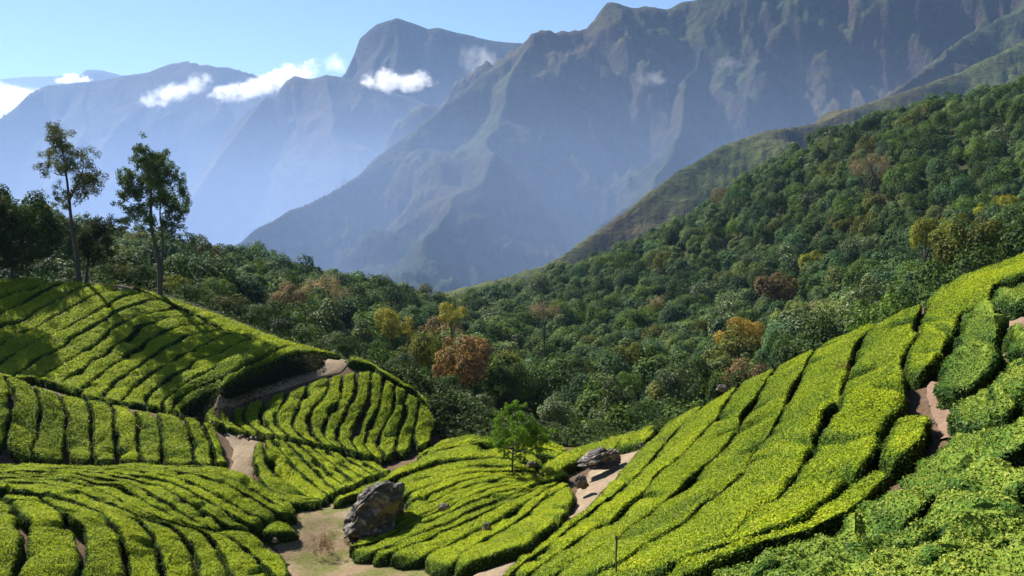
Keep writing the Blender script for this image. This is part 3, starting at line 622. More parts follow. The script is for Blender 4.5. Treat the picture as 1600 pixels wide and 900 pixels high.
# unpruned darker bushes at the lower right
kw8 = dict(mat=M_TEA_OLD, leaf=0.07, lump=1.9, rough=1.8, name='tea_hedge', flush=1.1)
Q = [[(1080, 912), (1150, 884), (1217, 858), (1300, 830), (1360, 790), (1412, 748)],
     [(1130, 918), (1200, 893), (1290, 862), (1360, 838), (1430, 802), (1480, 770)],
     [(1190, 924), (1280, 893), (1370, 866), (1450, 836), (1540, 806), (1640, 770)],
     [(1270, 935), (1370, 904), (1470, 874), (1560, 852), (1650, 826)],
     [(1360, 960), (1470, 930), (1570, 910), (1660, 885)]]
field(Q, 8, 24, lambda i, n: f'shaggy unpruned tea row in the lower right corner, {ORD[n - 1 - i]} up from the bottom', 'shaggy tea rows in the lower right corner', 360, gap=0.06, **kw8)
def blob(px, py, rx, ry, ang, label, seed, y0=9, y1=40, **kw):
    t = np.linspace(0.12, math.pi - 0.12, 14); ca, sa = math.cos(ang), math.sin(ang)
    up = [(px + rx * -math.cos(a) * ca - ry * math.sin(a) * sa * -1, py + rx * -math.cos(a) * sa - ry * math.sin(a) * ca) for a in t]
    lo = [(px + rx * -math.cos(a) * ca + ry * math.sin(a) * sa * -1, py + rx * -math.cos(a) * sa + ry * math.sin(a) * ca) for a in t]
    hedge(cast(up, 30, y0, y1), cast(lo, 30, y0, y1), label, None, seed=seed, gap=0.02, **{**kw8, 'name': 'tea_bush', **kw})
blob(1530, 512, 40, 28, -0.9, 'dark tea bush beside the upper patch of bare red soil', 380)
blob(1590, 452, 34, 17, -0.5, 'dark tea bush at the right edge above the bare red soil', 381)
blob(1512, 572, 46, 24, -0.6, 'wide glossy tea bush between the two patches of bare soil', 382)
blob(1592, 590, 40, 34, -0.6, 'glossy tea bush at the right edge below the upper bare soil', 383)
blob(1540, 632, 56, 26, -0.25, 'bright green tea bush right of the lower bare soil', 384)
blob(1465, 735, 58, 26, -0.55, 'dark tea bush just below the oval bush', 385)
blob(1540, 690, 70, 26, -0.2, 'broad grey-green tea bush in the middle of the right edge', 386)
blob(1615, 650, 40, 26, -0.2, 'tea bush cut off by the right edge beside the bright green one', 387)
blob(1575, 745, 80, 26, -0.22, 'broad dark tea bush above the shaggy corner rows', 388)
blob(1600, 525, 20, 30, -0.9, 'small tea bush at the right edge between red soil patches', 389)

# the plantation goes on past both edges of the view
for k in range(6):
    ed = lambda j: np.array([(7.2 + 1.75 * j, 7.0), (10.2 + 1.75 * j, 12.5), (14.2 + 1.75 * j, 20.0), (18.6 + 1.75 * j, 28.5), (23.4 + 1.75 * j, 36.5)])
    hedge(smooth(ed(k), 60), smooth(ed(k + 1), 60), f'shaggy tea row past the right edge of the view, {ORD[k]} outwards', 'tea rows past the right edge', seed=400 + k, dens=0.55, **{**kw8, 'leaf': 0.10})
for k in range(4):
    ed = lambda j: np.array([(-22.0 - 1.9 * j, 33.0), (-30.5 - 1.9 * j, 46.0), (-38.5 - 1.9 * j, 58.0), (-46.0 - 1.9 * j, 70.0), (-54.5 - 1.9 * j, 83.0)])
    hedge(smooth(ed(k), 60), smooth(ed(k + 1), 60), f'tea row past the left edge of the view, {ORD[k]} outwards', 'tea rows past the left edge', seed=420 + k, dens=0.5, gap=0.16)

# ------------------------------------------------------------------ paths and bare ground
def strip(name, A, B, n, m, y0, y1, mat, lift, kind='structure'):
    a = resample(cast(A, n, y0, y1, ground_z), n); b = resample(cast(B, n, y0, y1, ground_z), n); t = np.linspace(0, 1, m)[None, :, None]
    ww = np.linalg.norm(a - b, axis=1); sa_ = np.r_[0, np.cumsum(np.linalg.norm(np.diff(a, axis=0), axis=1))]; dv = (a - b) / (ww[:, None] + 1e-6)
    a = a + dv * (0.5 * np.minimum(ww, 1.5) * (fbm2(sa_ / 0.9, 0 * sa_ + 1.5, 35, 3) - 0.5))[:, None]; b = b - dv * (0.5 * np.minimum(ww, 1.5) * (fbm2(sa_ / 0.9, 0 * sa_ + 7.5, 36, 3) - 0.5))[:, None]
    q = a[:, None] * (1 - t) + b[:, None] * t; ed = 1 - np.abs(2 * t[..., 0] - 1)
    z = ground_z(q[..., 0], q[..., 1]) + lift * np.clip(ed * 6, -0.2, 1) + 0.07 * (fbm2(q[..., 0] * 1.5, q[..., 1] * 1.5, 33) - 0.5) + 0.02
    V = np.concatenate([q, z[..., None]], -1).reshape(-1, 3); f = grid_faces(n, m)
    nv, fn = vnormals(V, f)
    if fn[:, 2].mean() < 0: f = f[:, ::-1]
    return link(name, mesh_from(name, V, f, [mat], None, True), kind=kind)
strip('path', [(500, 549), (528, 556), (541, 566), (526, 584), (480, 597), (436, 611), (398, 623), (352, 641), (308, 656)],
      [(498, 556), (507, 560), (508, 570), (488, 580), (462, 587), (428, 599), (390, 610), (345, 627), (296, 644)], 70, 7, 60, 75, M_PATH, 0.10)
strip('path', [(356, 674), (386, 680), (405, 690), (402, 706), (395, 722), (397, 748)], [(350, 680), (358, 692), (364, 706), (362, 722), (366, 748)], 50, 8, 46, 60, M_PATH, 0.10)
strip('path', [(1016, 690), (982, 704), (955, 716), (925, 735), (904, 762), (886, 790), (800, 866), (736, 902)], [(1018, 700), (990, 720), (962, 748), (930, 780), (893, 818), (850, 846), (800, 890), (752, 915)], 70, 8, 28, 52, M_PATH, 0.10)
strip('clearing', [(520, 770), (488, 782), (462, 796), (470, 812), (452, 826), (418, 834), (440, 868), (452, 900), (460, 925)],
      [(612, 742), (590, 770), (600, 800), (560, 836), (548, 858), (606, 868), (664, 876), (712, 890), (770, 905)], 80, 26, 30, 50, M_CLEAR, 0.10)
strip('bare_soil', [(1446, 600), (1452, 630), (1462, 664), (1466, 690)], [(1476, 606), (1482, 630), (1490, 655), (1494, 690)], 30, 8, 15, 34, M_RED, 0.06)
strip('bare_soil', [(1556, 430), (1560, 470), (1560, 510), (1566, 560)], [(1612, 430), (1606, 480), (1604, 510), (1600, 560)], 30, 10, 15, 36, M_RED, 0.06)

# ------------------------------------------------------------------ trees
def tree_mat(name, rough=0.6, transl=0.3, spec=0.07):
    m, nt, out = new_mat(name); a = N(nt, 'ShaderNodeAttribute', attribute_name='tint'); oi = N(nt, 'ShaderNodeObjectInfo')
    v = math_node(nt, 'ADD', math_node(nt, 'MULTIPLY', a.outputs['Fac'], 1.5), 0.25)
    mul = nt.nodes.new('ShaderNodeVectorMath'); mul.operation = 'SCALE'; nt.links.new(oi.outputs['Color'], mul.inputs[0]); nt.links.new(v, mul.inputs['Scale'])
    leaf_shader(nt, out, mul.outputs[0], rough, transl, spec); return m
M_TREE = tree_mat('tree_foliage'); M_TREE_GLOSS = tree_mat('glossy_tree_foliage', 0.5, 0.2, 0.12)
def crown_geo(seed, nl=18, leaves=4200, size=0.085, flat=0.85, aspect=0.62, shell=(0.72, 1.05), up=0.5, low=-0.4, lobe=(0.19, 0.46)):
    r = np.random.default_rng(seed); c = r.normal(size=(nl * 3, 3)); c /= np.linalg.norm(c, axis=1, keepdims=True); c = c[c[:, 2] > low][:nl]
    c = np.vstack([c * (0.40 + 0.45 * r.random((len(c), 1))), [[0, 0, 0.1]]]); c[:, 2] *= flat
    R = lobe[0] + (lobe[1] - lobe[0]) * r.random(len(c)); R[-1] = 0.5
    w = R ** 2 / (R ** 2).sum(); k = r.choice(len(c), leaves, p=w); d = r.normal(size=(leaves, 3)); d /= np.linalg.norm(d, axis=1, keepdims=True)
    flip = (d * c[k]).sum(1) < -0.15; d[flip] *= -1
    rad = R[k] * (shell[0] + (shell[1] - shell[0]) * r.random(leaves)) * (0.85 + 0.3 * noise3(d[:, 0] * 3 + k * 5, d[:, 1] * 3, d[:, 2] * 3, seed))
    P = c[k] + d * rad[:, None]
    V, F = leaf_quads(P, d, size, r, up, aspect, 0.38)
    lt = 0.28 + 0.44 * r.random(len(c)); t = np.clip(lt[k] + 0.16 * r.normal(size=leaves), 0.05, 1)
    return V, F, np.repeat(t, 4)
def crown_mesh(name, mat, **kw):
    V, F, T = crown_geo(**kw); return mesh_from(name, V, F, [mat], {'tint': T})
CROWNS = [crown_mesh('crown', M_TREE, seed=10 + i, nl=14 + 2 * i, flat=0.75 + 0.1 * (i % 3), size=0.09 if i % 2 else 0.078) for i in range(5)]
CROWNS_G = [crown_mesh('crown', M_TREE_GLOSS, seed=30 + i, nl=16, leaves=3000, size=0.115, aspect=0.5, flat=0.8, up=0.3) for i in range(2)]
CROWNS_B = [crown_mesh('crown', M_TREE, seed=40 + i, nl=20, leaves=2300, size=0.13, aspect=0.10, flat=0.8, up=0.6, shell=(0.2, 1.0)) for i in range(2)]
CROWNS_F = [crown_mesh('crown', M_FOREST, seed=50 + i, nl=13 + 2 * i, leaves=2400, size=0.115, flat=0.7 + 0.1 * (i % 3)) for i in range(4)]
def tube(P, R, sides=7):
    P = np.asarray(P, float); n = len(P); V = []
    for i in range(n):
        t = P[min(i + 1, n - 1)] - P[max(i - 1, 0)]; t = t / (np.linalg.norm(t) + 1e-9); a = np.cross(t, [0.31, 0.95, 0.05]); a /= np.linalg.norm(a) + 1e-9; b = np.cross(t, a)
        th = np.linspace(0, 2 * math.pi, sides, endpoint=False); V.append(P[i] + R[i] * (np.cos(th)[:, None] * a + np.sin(th)[:, None] * b))
    return np.vstack(V), grid_faces(n, sides, True)
def join(parts):
    V, F, o = [], [], 0
    for v, f in parts: V.append(v); F.append(f + o); o += len(v)
    return np.vstack(V), np.vstack(F)
def trunk_geo(seed):
    r = np.random.default_rng(seed); z = np.linspace(0, 1.0, 7); P = np.c_[0.05 * r.normal(size=7) * z, 0.05 * r.normal(size=7) * z, z]
    parts = [tube(P, 0.055 * (1 - 0.6 * z) + 0.02 * np.exp(-z * 12))]
    for k in range(6):
        h = 0.5 + 0.4 * r.random(); a = r.random() * 6.28; L = 0.35 + 0.2 * r.random(); i = np.linspace(0, 1, 4)[:, None]
        b = np.array([np.interp(h, z, P[:, 0]), np.interp(h, z, P[:, 1]), h]); e = b + [math.cos(a) * L * 0.8, math.sin(a) * L * 0.8, L * 0.7]
        parts.append(tube(b * (1 - i) + e * i + [0, 0, 0.04] * (i * (1 - i)), [0.025, 0.018, 0.012, 0.006], 5))
    return join(parts)
TRUNKS = [mesh_from('trunk', *trunk_geo(70 + i), [M_BARK], None, True) for i in range(3)]
KINDS_ = {  # colour word -> (colour, crown meshes)
    'dark green': ((0.024, 0.046, 0.016), CROWNS), 'green': ((0.040, 0.074, 0.018), CROWNS), 'olive': ((0.056, 0.068, 0.018), CROWNS), 'blue-green': ((0.030, 0.062, 0.036), CROWNS),
    'grey-green': ((0.062, 0.090, 0.050), CROWNS_G), 'yellow-green': ((0.115, 0.130, 0.018), CROWNS), 'russet': ((0.120, 0.084, 0.050), CROWNS), 'yellow': ((0.130, 0.130, 0.030), CROWNS),
    'orange-yellow': ((0.165, 0.125, 0.036), CROWNS), 'grey-brown bare': ((0.135, 0.110, 0.085), CROWNS_B), 'brownish': ((0.085, 0.068, 0.045), CROWNS), 'pale green': ((0.075, 0.105, 0.045), CROWNS)}
def add_tree(x, y, zb, R, H, kind, seed, name='forest_tree', squash=1.0, trunk=True):
    """H: height of the crown's centre above the base."""
    r = random.Random(seed); col, pool = KINDS_[kind]
    e = bpy.data.objects.new(name, None); COL.objects.link(e); e.location = (x, y, zb); e.rotation_euler = (0, 0, r.random() * 6.28); e.empty_display_size = 0.5; e['category'] = 'tree'
    c = bpy.data.objects.new('crown', pool[r.randrange(len(pool))]); COL.objects.link(c); c.parent = e; c.location = (0, 0, H); c.scale = (R * r.uniform(0.85, 1.15), R * r.uniform(0.85, 1.15), R * r.uniform(0.8, 1.35) * squash)
    k = r.uniform(1.4, 2.4); c.color = (col[0] * k * 1.1, col[1] * k, col[2] * k * 0.75, 1)
    if trunk:
        t = bpy.data.objects.new('trunk', TRUNKS[r.randrange(3)]); COL.objects.link(t); t.parent = e; t.scale = (R * 1.0, R * 1.0, H * 1.05)
    return e
# where the forest begins (plan view)
EX = [-330, -70, -52, -40, -28, -20, -14, -8, -4, 0, 6, 10, 15, 22, 30, 45, 60, 520]; EY = [100, 94, 92, 90, 86, 78, 74, 70, 66, 63, 62, 60, 60, 63, 67, 75, 85, 110]
# sighted trees that stand out: px, py of the crown, crown radius in px, distance, kind, label
SPECIAL = [
    (722, 562, 50, 100, 'russet', 'large russet-crowned tree standing out in the middle of the forest'),
    (612, 512, 36, 122, 'yellow', 'yellow-leaved tree left of and behind the russet tree'),
    (706, 494, 27, 132, 'yellow', 'small yellow-green topped tree directly above the russet tree'),
    (1160, 527, 34, 150, 'orange-yellow', 'orange-yellow tree in the forest just above the right tea slope'),
    (850, 484, 32, 200, 'grey-brown bare', 'leafless grey-brown tree in the middle distance of the valley'),
    (508, 458, 38, 170, 'grey-brown bare', 'pale leafless tree on the wooded rise right of the tall trees'),
    (450, 468, 36, 140, 'brownish', 'brown-leaved tree behind the upper left tea hillside'),
    (1362, 258, 36, 330, 'grey-brown bare', 'large pale bare tree high on the forested right hillside'),
    (1215, 452, 40, 230, 'brownish', 'brownish wide tree at the foot of the forested hillside'),
    (1448, 372, 32, 150, 'yellow-green', 'yellow-green tree beside the big olive tree at the right'),
    (1520, 384, 62, 105, 'olive', 'big olive-brown tree overhanging the top of the right tea slope'),
    (340, 458, 28, 112, 'green', 'rounded bright green tree right of the twin-trunk tall tree'),
    (903, 577, 27, 135, 'dark green', 'small dark upright tree with yellowish tips in mid valley'),
    (512, 524, 44, 100, 'grey-green', 'silvery-leaved tree behind the bend of the dirt path'),
    (566, 540, 34, 98, 'grey-green', 'silvery-leaved tree right of the path bend, left of the yellow tree'),
    (960, 648, 44, 84, 'grey-green', 'wide silvery shrub-like tree at the forest edge beyond the right path'),
    (872, 645, 40, 88, 'grey-green', 'silvery tree right behind the young tree on the mound'),
    (742, 640, 32, 86, 'grey-green', 'silvery low tree at the right foot of the round hillock'),
    (1062, 606, 36, 92, 'grey-green', 'dull silvery tree overlapping the crest of the right tea slope'),
    (800, 600, 40, 100, 'dark green', 'dark shaded tree between the russet tree and the young tree'),
    (660, 560, 40, 104, 'olive', 'olive tree at the left flank of the russet tree'),
    (985, 560, 34, 150, 'olive', 'olive tree in the valley left of the orange-yellow tree'),
    (1240, 505, 40, 140, 'pale green', 'larger pale green tree touching the orange-yellow tree on its right'),
    (90, 380, 44, 112, 'dark green', 'dark bushy tree behind the left tall tree'),
    (420, 500, 40, 112, 'dark green', 'dark tree with visible stems behind the upper left tea crest'),
]
placed = []      # x, y, zb, R, H, kind, label or None
for (px, py, rp, d, kind, lab) in SPECIAL:
    p = at(px, py, d); R = rp / F_PX * d; zb = float(forest_ground(p[0], p[1])) - 0.5; H = p[2] - zb
    if H < 0.9 * R: zb = p[2] - 1.2 * R; H = 1.2 * R
    placed.append((p[0], p[1], zb, R, H, kind, lab))
NS = len(placed)
r4 = np.random.default_rng(44); kinds = ['dark green', 'green', 'olive', 'blue-green', 'grey-green', 'yellow-green', 'pale green', 'brownish', 'grey-brown bare']
prob = np.array([0.27, 0.27, 0.11, 0.17, 0.06, 0.02, 0.07, 0.008, 0.022])
sp_px = np.array([(s[0], s[1], s[2], s[3]) for s in SPECIAL], float)
y = 66.0
while y < 560:
    st = 7.2 if y < 130 else (7.6 if y < 260 else 8.6); xlim = 0.68 * y + 12
    for x in np.arange(-xlim, xlim, st):
        xx = x + r4.uniform(-0.4, 0.4) * st; yy = y + r4.uniform(-0.4, 0.4) * st
        R = st * r4.uniform(0.38, 0.88); zc = float(FCAN(xx, yy)); k = kinds[r4.choice(9, p=prob)]; u = r4.uniform(-2.6, 2.2)
        if yy < np.interp(xx, EX, EY) + R * 0.6: continue
        if xx < -20 and yy > 330: continue
        qx, qy, qd = project(np.array([xx, yy, zc - R])); rp = R * F_PX / qd
        near = np.hypot(sp_px[:, 0] - qx, sp_px[:, 1] - qy)
        if np.any((near < sp_px[:, 2] * 0.8 + rp * 0.55) & (sp_px[:, 3] > yy - 12) & (np.abs(sp_px[:, 3] - yy) < 60)): continue
        if r4.random() < 0.04: continue
        zb = float(forest_ground(xx, yy)) - 0.4; H = max(zc + u - R - zb, 0.85 * R); placed.append((xx, yy, zb, R, H, k, None))
    y += st
# which of them show: paint discs front to back on a coarse grid
cw, ch = 320, 180; sc_ = 1600 / cw
gxp, gyp = np.meshgrid((np.arange(cw) + 0.5) * sc_, (np.arange(ch) + 0.5) * sc_); rx_, rz_ = ray(gxp, gyp)
depth = np.full((ch, cw), 1e9)
for yy in np.arange(124, 8, -0.6):
    m = rz_ * yy < CAN(rx_ * yy, np.full_like(rx_, yy)); depth[m] = yy
own = np.full((ch, cw), -1); vis = np.zeros(len(placed), int)
for i in np.argsort([p[1] for p in placed]):
    x, y_, zb, R, H = placed[i][:5]; qx, qy, qd = project(np.array([x, y_, zb + H])); a, b, rr = qx / sc_, qy / sc_, R * 0.95 * F_PX / qd / sc_
    i0, i1, j0, j1 = max(0, int(a - rr)), min(cw, int(a + rr) + 2), max(0, int(b - rr)), min(ch, int(b + rr) + 2)
    if i0 >= i1 or j0 >= j1: continue
    jj, ii = np.mgrid[j0:j1, i0:i1]; m = ((ii + 0.5 - a) ** 2 + (jj + 0.5 - b) ** 2 < max(rr, 0.6) ** 2) & (own[j0:j1, i0:i1] < 0) & (depth[j0:j1, i0:i1] > y_)
    own[j0:j1, i0:i1][m] = i; vis[i] = m.sum()
order = sorted(range(NS, len(placed)), key=lambda i: -vis[i]); singles = [i for i in order[:262] if vis[i] > 2]; rest = order[len(singles):]
LAND = [(722, 562, 'the russet tree'), (612, 505, 'the yellow tree'), (1160, 527, 'the orange-yellow tree'), (1520, 384, 'the big olive tree'), (850, 484, 'the bare mid-valley tree'), (1362, 258, 'the pale bare hillside tree'),
        (508, 458, 'the pale leafless tree'), (237, 300, 'the twin-trunk tall tree'), (110, 260, 'the slim left tall tree'), (1215, 452, 'the brownish wide tree'), (805, 670, 'the young tree on the mound'), (1448, 372, 'the yellow-green tree'), (960, 648, 'the wide silvery tree')]
DIRS = ['right of', 'up and right of', 'above', 'up and left of', 'left of', 'down and left of', 'below', 'down and right of']
def land_label(items, noun):
    """items: (index, px, py, word). Gives each its own phrase by nearest landmark, direction and rank."""
    bins = {}
    for (i, qx, qy, word) in items:
        k = min(range(len(LAND)), key=lambda t: (LAND[t][0] - qx) ** 2 + (LAND[t][1] - qy) ** 2); dx, dy = qx - LAND[k][0], LAND[k][1] - qy
        o = int(round(math.atan2(dy, dx) / (math.pi / 4))) % 8; bins.setdefault((k, o, word), []).append((math.hypot(dx, dy), i))
    out = {}
    for (k, o, word), L in bins.items():
        for n, (_, i) in enumerate(sorted(L)):
            out[i] = f'{word} {noun} {DIRS[o]} {LAND[k][2]}' + ('' if len(L) == 1 else f', {ORD[n]} nearest to it' if n else ', nearest to it')
    return out
items = []
for i in singles:
    p = placed[i]; qx, qy, qd = project(np.array([p[0], p[1], p[2] + p[4]])); items.append((i, qx, qy, p[5]))
labs = land_label(items, 'tree')
for i in list(range(NS)) + singles:
    x, y_, zb, R, H, kind, lab = placed[i]; e = add_tree(x, y_, zb, R, H, kind, i)
    e['label'] = lab or labs[i]
    if lab is None: e['group'] = 'trees of the valley forest'
# the rest of the forest, too many to count: one object
pts = np.array([(placed[i][0], placed[i][1], placed[i][2] + placed[i][4]) for i in rest]); sca = np.array([placed[i][3] for i in rest])
fo = link('forest', mesh_from('forest', pts, [np.zeros((0, 3), int)] if False else np.array([[0, 1, 2]]), [], {'size': sca}), kind='stuff', label='dense mixed forest covering the far valley and hillside')
fo['category'] = 'forest'
ng = bpy.data.node_groups.new('forest_scatter', 'GeometryNodeTree'); ng.interface.new_socket('Geometry', in_out='INPUT', socket_type='NodeSocketGeometry'); ng.interface.new_socket('Geometry', in_out='OUTPUT', socket_type='NodeSocketGeometry')
gi = ng.nodes.new('NodeGroupInput'); go = ng.nodes.new('NodeGroupOutput'); mp_ = ng.nodes.new('GeometryNodeMeshToPoints'); iop = ng.nodes.new('GeometryNodeInstanceOnPoints'); jg = ng.nodes.new('GeometryNodeJoinGeometry')
fcol = bpy.data.collections.new('forest_sources')
for i, me in enumerate(CROWNS_F):
    so = bpy.data.objects.new('crown_source', me); fcol.objects.link(so)
ci = ng.nodes.new('GeometryNodeCollectionInfo'); ci.inputs['Collection'].default_value = fcol; ci.inputs['Separate Children'].default_value = True
na = ng.nodes.new('GeometryNodeInputNamedAttribute'); na.data_type = 'FLOAT'; na.inputs['Name'].default_value = 'size'
rot = ng.nodes.new('FunctionNodeRandomValue'); rot.data_type = 'FLOAT_VECTOR'; rot.inputs[0].default_value = (-0.15, -0.15, 0); rot.inputs[1].default_value = (0.15, 0.15, 6.28)
L_ = ng.links.new
L_(gi.outputs[0], mp_.inputs[0]); L_(mp_.outputs[0], iop.inputs['Points']); L_(ci.outputs[0], iop.inputs['Instance']); iop.inputs['Pick Instance'].default_value = True
L_(rot.outputs[0], iop.inputs['Rotation']); L_(na.outputs[0], iop.inputs['Scale']); L_(iop.outputs[0], go.inputs[0])
md = fo.modifiers.new('scatter', 'NODES'); md.node_group = ng

# ------------------------------------------------------------------ trees traced one by one
def traced_tree(name, label, d, stems, lobes, mat, color, leaf, per, seed, depth_k=0.8, bend=True, aspect=0.4):
    """stems: list of (list of (px, py), base radius m); lobes: (px, py, r px)."""
    r = np.random.default_rng(seed); base = at(*stems[0][0][0], d); base = np.array([base[0], d, ground_z(base[0], d) - 0.1]); base = base.astype(float)
    e = bpy.data.objects.new(name, None); COL.objects.link(e); e.location = base; e['label'] = label; e['category'] = 'tree'
    L = np.array(lobes, float); spread = (L[:, 0].max() - L[:, 0].min()) / 2 / F_PX * d; cx = L[:, 0].mean()
    W = at(L[:, 0], L[:, 1], d); rad = L[:, 2] / F_PX * d; W[:, 1] += r.uniform(-1, 1, len(L)) * spread * depth_k * np.sqrt(np.clip(1 - ((L[:, 0] - cx) / F_PX * d / (spread + 0.1)) ** 2, 0.05, 1))
    parts = []; S = []
    for k, (st, br) in enumerate(stems):
        q = at(np.array([s[0] for s in st], float), np.array([s[1] for s in st], float), d); q[0] = [q[0][0], d, ground_z(q[0][0], d) - 0.2] if k == 0 or st[0] == stems[0][0][0] else q[0]
        q = smooth(q, 26); t = np.linspace(0, 1, 26); S.append(q); parts.append(tube(q, br * (1 - 0.82 * t) + br * 0.5 * np.exp(-t * 25), 9))
    S = np.vstack(S)
    for w, rr in zip(W, rad):
        dd = np.linalg.norm((S - w) * [1, 1, 1.0] + [0, 0, 1.2 * rr], axis=1); dd[S[:, 2] > w[2] - 0.2 * rr] += 5; b = S[int(np.argmin(dd))]; i = np.linspace(0, 1, 6)[:, None]
        c = b * (1 - i) + w * i; c[:, 2] += -0.12 * np.linalg.norm(w - b) * np.sin(i[:, 0] * math.pi) * 0.8; parts.append(tube(c, 0.055 * (1 - 0.8 * i[:, 0]), 5))
        for _ in range(4):
            v = r.normal(size=3); v[2] = abs(v[2]); v /= np.linalg.norm(v); j = np.linspace(0, 1, 3)[:, None]; parts.append(tube(c[4] * (1 - j) + (w + v * rr * 0.8) * j, [0.02, 0.013, 0.006], 4))
    V, Fq = join(parts); link('trunk', mesh_from('trunk', V - base, Fq, [M_BARK], None, True), e)
    Ps, Ds, Ts = [], [], []
    for w, rr in zip(W, rad):
        n = int(per * 0.33 * (rr / leaf) ** 2); sub = w + r.normal(size=(11, 3)) * [1, 1, 0.9] * rr * 0.85; k = r.integers(0, 11, n)
        v = r.normal(size=(n, 3)); v /= np.linalg.norm(v, axis=1, keepdims=True); Ps.append(sub[k] + v * (rr * 0.62 * r.random((n, 1)) ** 0.5)); Ds.append(v); Ts.append(np.clip(0.35 + 0.3 * r.random() + 0.2 * r.normal(size=n), 0.05, 1))
    P = np.vstack(Ps); D = np.vstack(Ds); LV, LF = leaf_quads(P - base, D, leaf, r, 0.4, aspect, 0.8)
    c = link('crown', mesh_from('crown', LV, LF, [mat], {'tint': np.repeat(np.concatenate(Ts), 4)}), e); c.color = (*color, 1)
    return e
OAK = (0.115, 0.135, 0.055)
traced_tree('tall_tree', 'tall slim tree with sparse crown on the crest at far left', 84.5,
            [([(124, 434), (119, 395), (112, 350), (108, 310), (103, 270), (97, 235), (91, 205)], 0.24), ([(108, 312), (122, 285), (130, 262), (128, 240)], 0.12)],
            [(90, 202, 11), (84, 216, 11), (97, 215, 10), (80, 236, 12), (97, 236, 12), (76, 265, 9), (88, 262, 12), (104, 258, 10), (122, 240, 10), (130, 256, 12), (142, 272, 12), (128, 274, 12), (148, 283, 8), (118, 290, 10), (137, 292, 12), (127, 302, 9), (100, 300, 8), (106, 318, 9), (95, 318, 6), (112, 228, 7)],
            M_TREE, OAK, 0.21, 190, 1)
traced_tree('tall_tree', 'tall twin-trunk tree with fuller crown on the crest', 82.5,
            [([(250, 462), (249, 420), (243, 385), (236, 350), (236, 310), (234, 260), (233, 232)], 0.27), ([(251, 462), (253, 415), (254, 370), (250, 330), (256, 290), (262, 262)], 0.15)],
            [(232, 234, 9), (226, 246, 10), (243, 247, 11), (258, 250, 9), (214, 258, 10), (232, 262, 13), (250, 266, 13), (268, 264, 9), (203, 272, 9), (218, 278, 13), (238, 284, 15), (260, 284, 14), (276, 282, 9), (194, 284, 7), (206, 294, 11), (226, 303, 15), (247, 308, 15), (268, 304, 12), (282, 298, 7), (198, 312, 9), (214, 322, 12), (235, 326, 13),
             (256, 330, 14), (274, 324, 10), (204, 345, 9), (222, 345, 9), (264, 350, 12), (278, 342, 7), (196, 352, 6), (246, 352, 9), (270, 366, 8)],
            M_TREE, (0.085, 0.130, 0.042), 0.22, 270, 2)
traced_tree('bushy_tree', 'dark bushy tree at the left edge of the crest', 87,
            [([(18, 436), (19, 415), (17, 390), (14, 350)], 0.2)], [(6, 332, 15), (24, 334, 14), (40, 350, 15), (10, 356, 20), (30, 362, 18), (50, 372, 13), (6, 384, 18), (28, 388, 18), (48, 394, 14), (-14, 350, 18), (-16, 385, 18), (12, 408, 14), (38, 410, 12)], M_TREE, (0.040, 0.060, 0.016), 0.23, 230, 3)
traced_tree('bushy_tree', 'dark round tree on short trunk right beside the slim tall tree', 87,
            [([(134, 440), (137, 415), (140, 390), (145, 360)], 0.2)], [(138, 348, 11), (154, 352, 12), (166, 364, 10), (146, 368, 14), (128, 368, 10), (162, 382, 12), (144, 388, 14), (126, 388, 9), (158, 400, 10), (138, 405, 10), (170, 396, 7)], M_TREE, (0.030, 0.046, 0.014), 0.23, 230, 4)
traced_tree('young_tree', 'young fresh green tree with thin trunk alone on the central mound', 48.5,
            [([(800, 742), (801, 715), (802, 690), (804, 655), (803, 636)], 0.07)],
            [(803, 640, 8), (796, 652, 9), (812, 654, 9), (786, 664, 9), (804, 668, 11), (824, 664, 9), (838, 672, 8), (778, 678, 8), (792, 682, 10), (812, 684, 11), (830, 684, 10), (848, 684, 8), (772, 692, 7), (786, 698, 8), (803, 700, 9), (822, 700, 9), (840, 698, 7), (812, 712, 6), (790, 712, 5)],
            M_TREE, (0.125, 0.225, 0.022), 0.15, 330, 5)

# trees beyond the left edge whose shadows fall across the upper tea rows
for k, (x, y_, H, R, lab) in enumerate([(-55.5, 83.0, 13.0, 4.0, 'tall dark tree just beyond the left edge, shading the upper tea rows'), (-60.0, 85.0, 10.5, 4.4, 'spreading dark tree farther beyond the left edge than the taller one'),
        (-50.5, 88.5, 6.5, 3.6, 'low dark tree at the very left of the crest, behind the bushy one'), (-55.0, 87.5, 8.0, 3.8, 'dark tree beyond the left edge between the bushy one and the taller one'), (-52.5, 80.5, 9.0, 3.2, 'dark tree beyond the left edge, nearest to the shaded tea rows')]):
    e = add_tree(x, y_, float(ground_z(x, y_)) - 0.2, R, H, 'dark green', 900 + k, 'bushy_tree', 1.25); e['label'] = lab

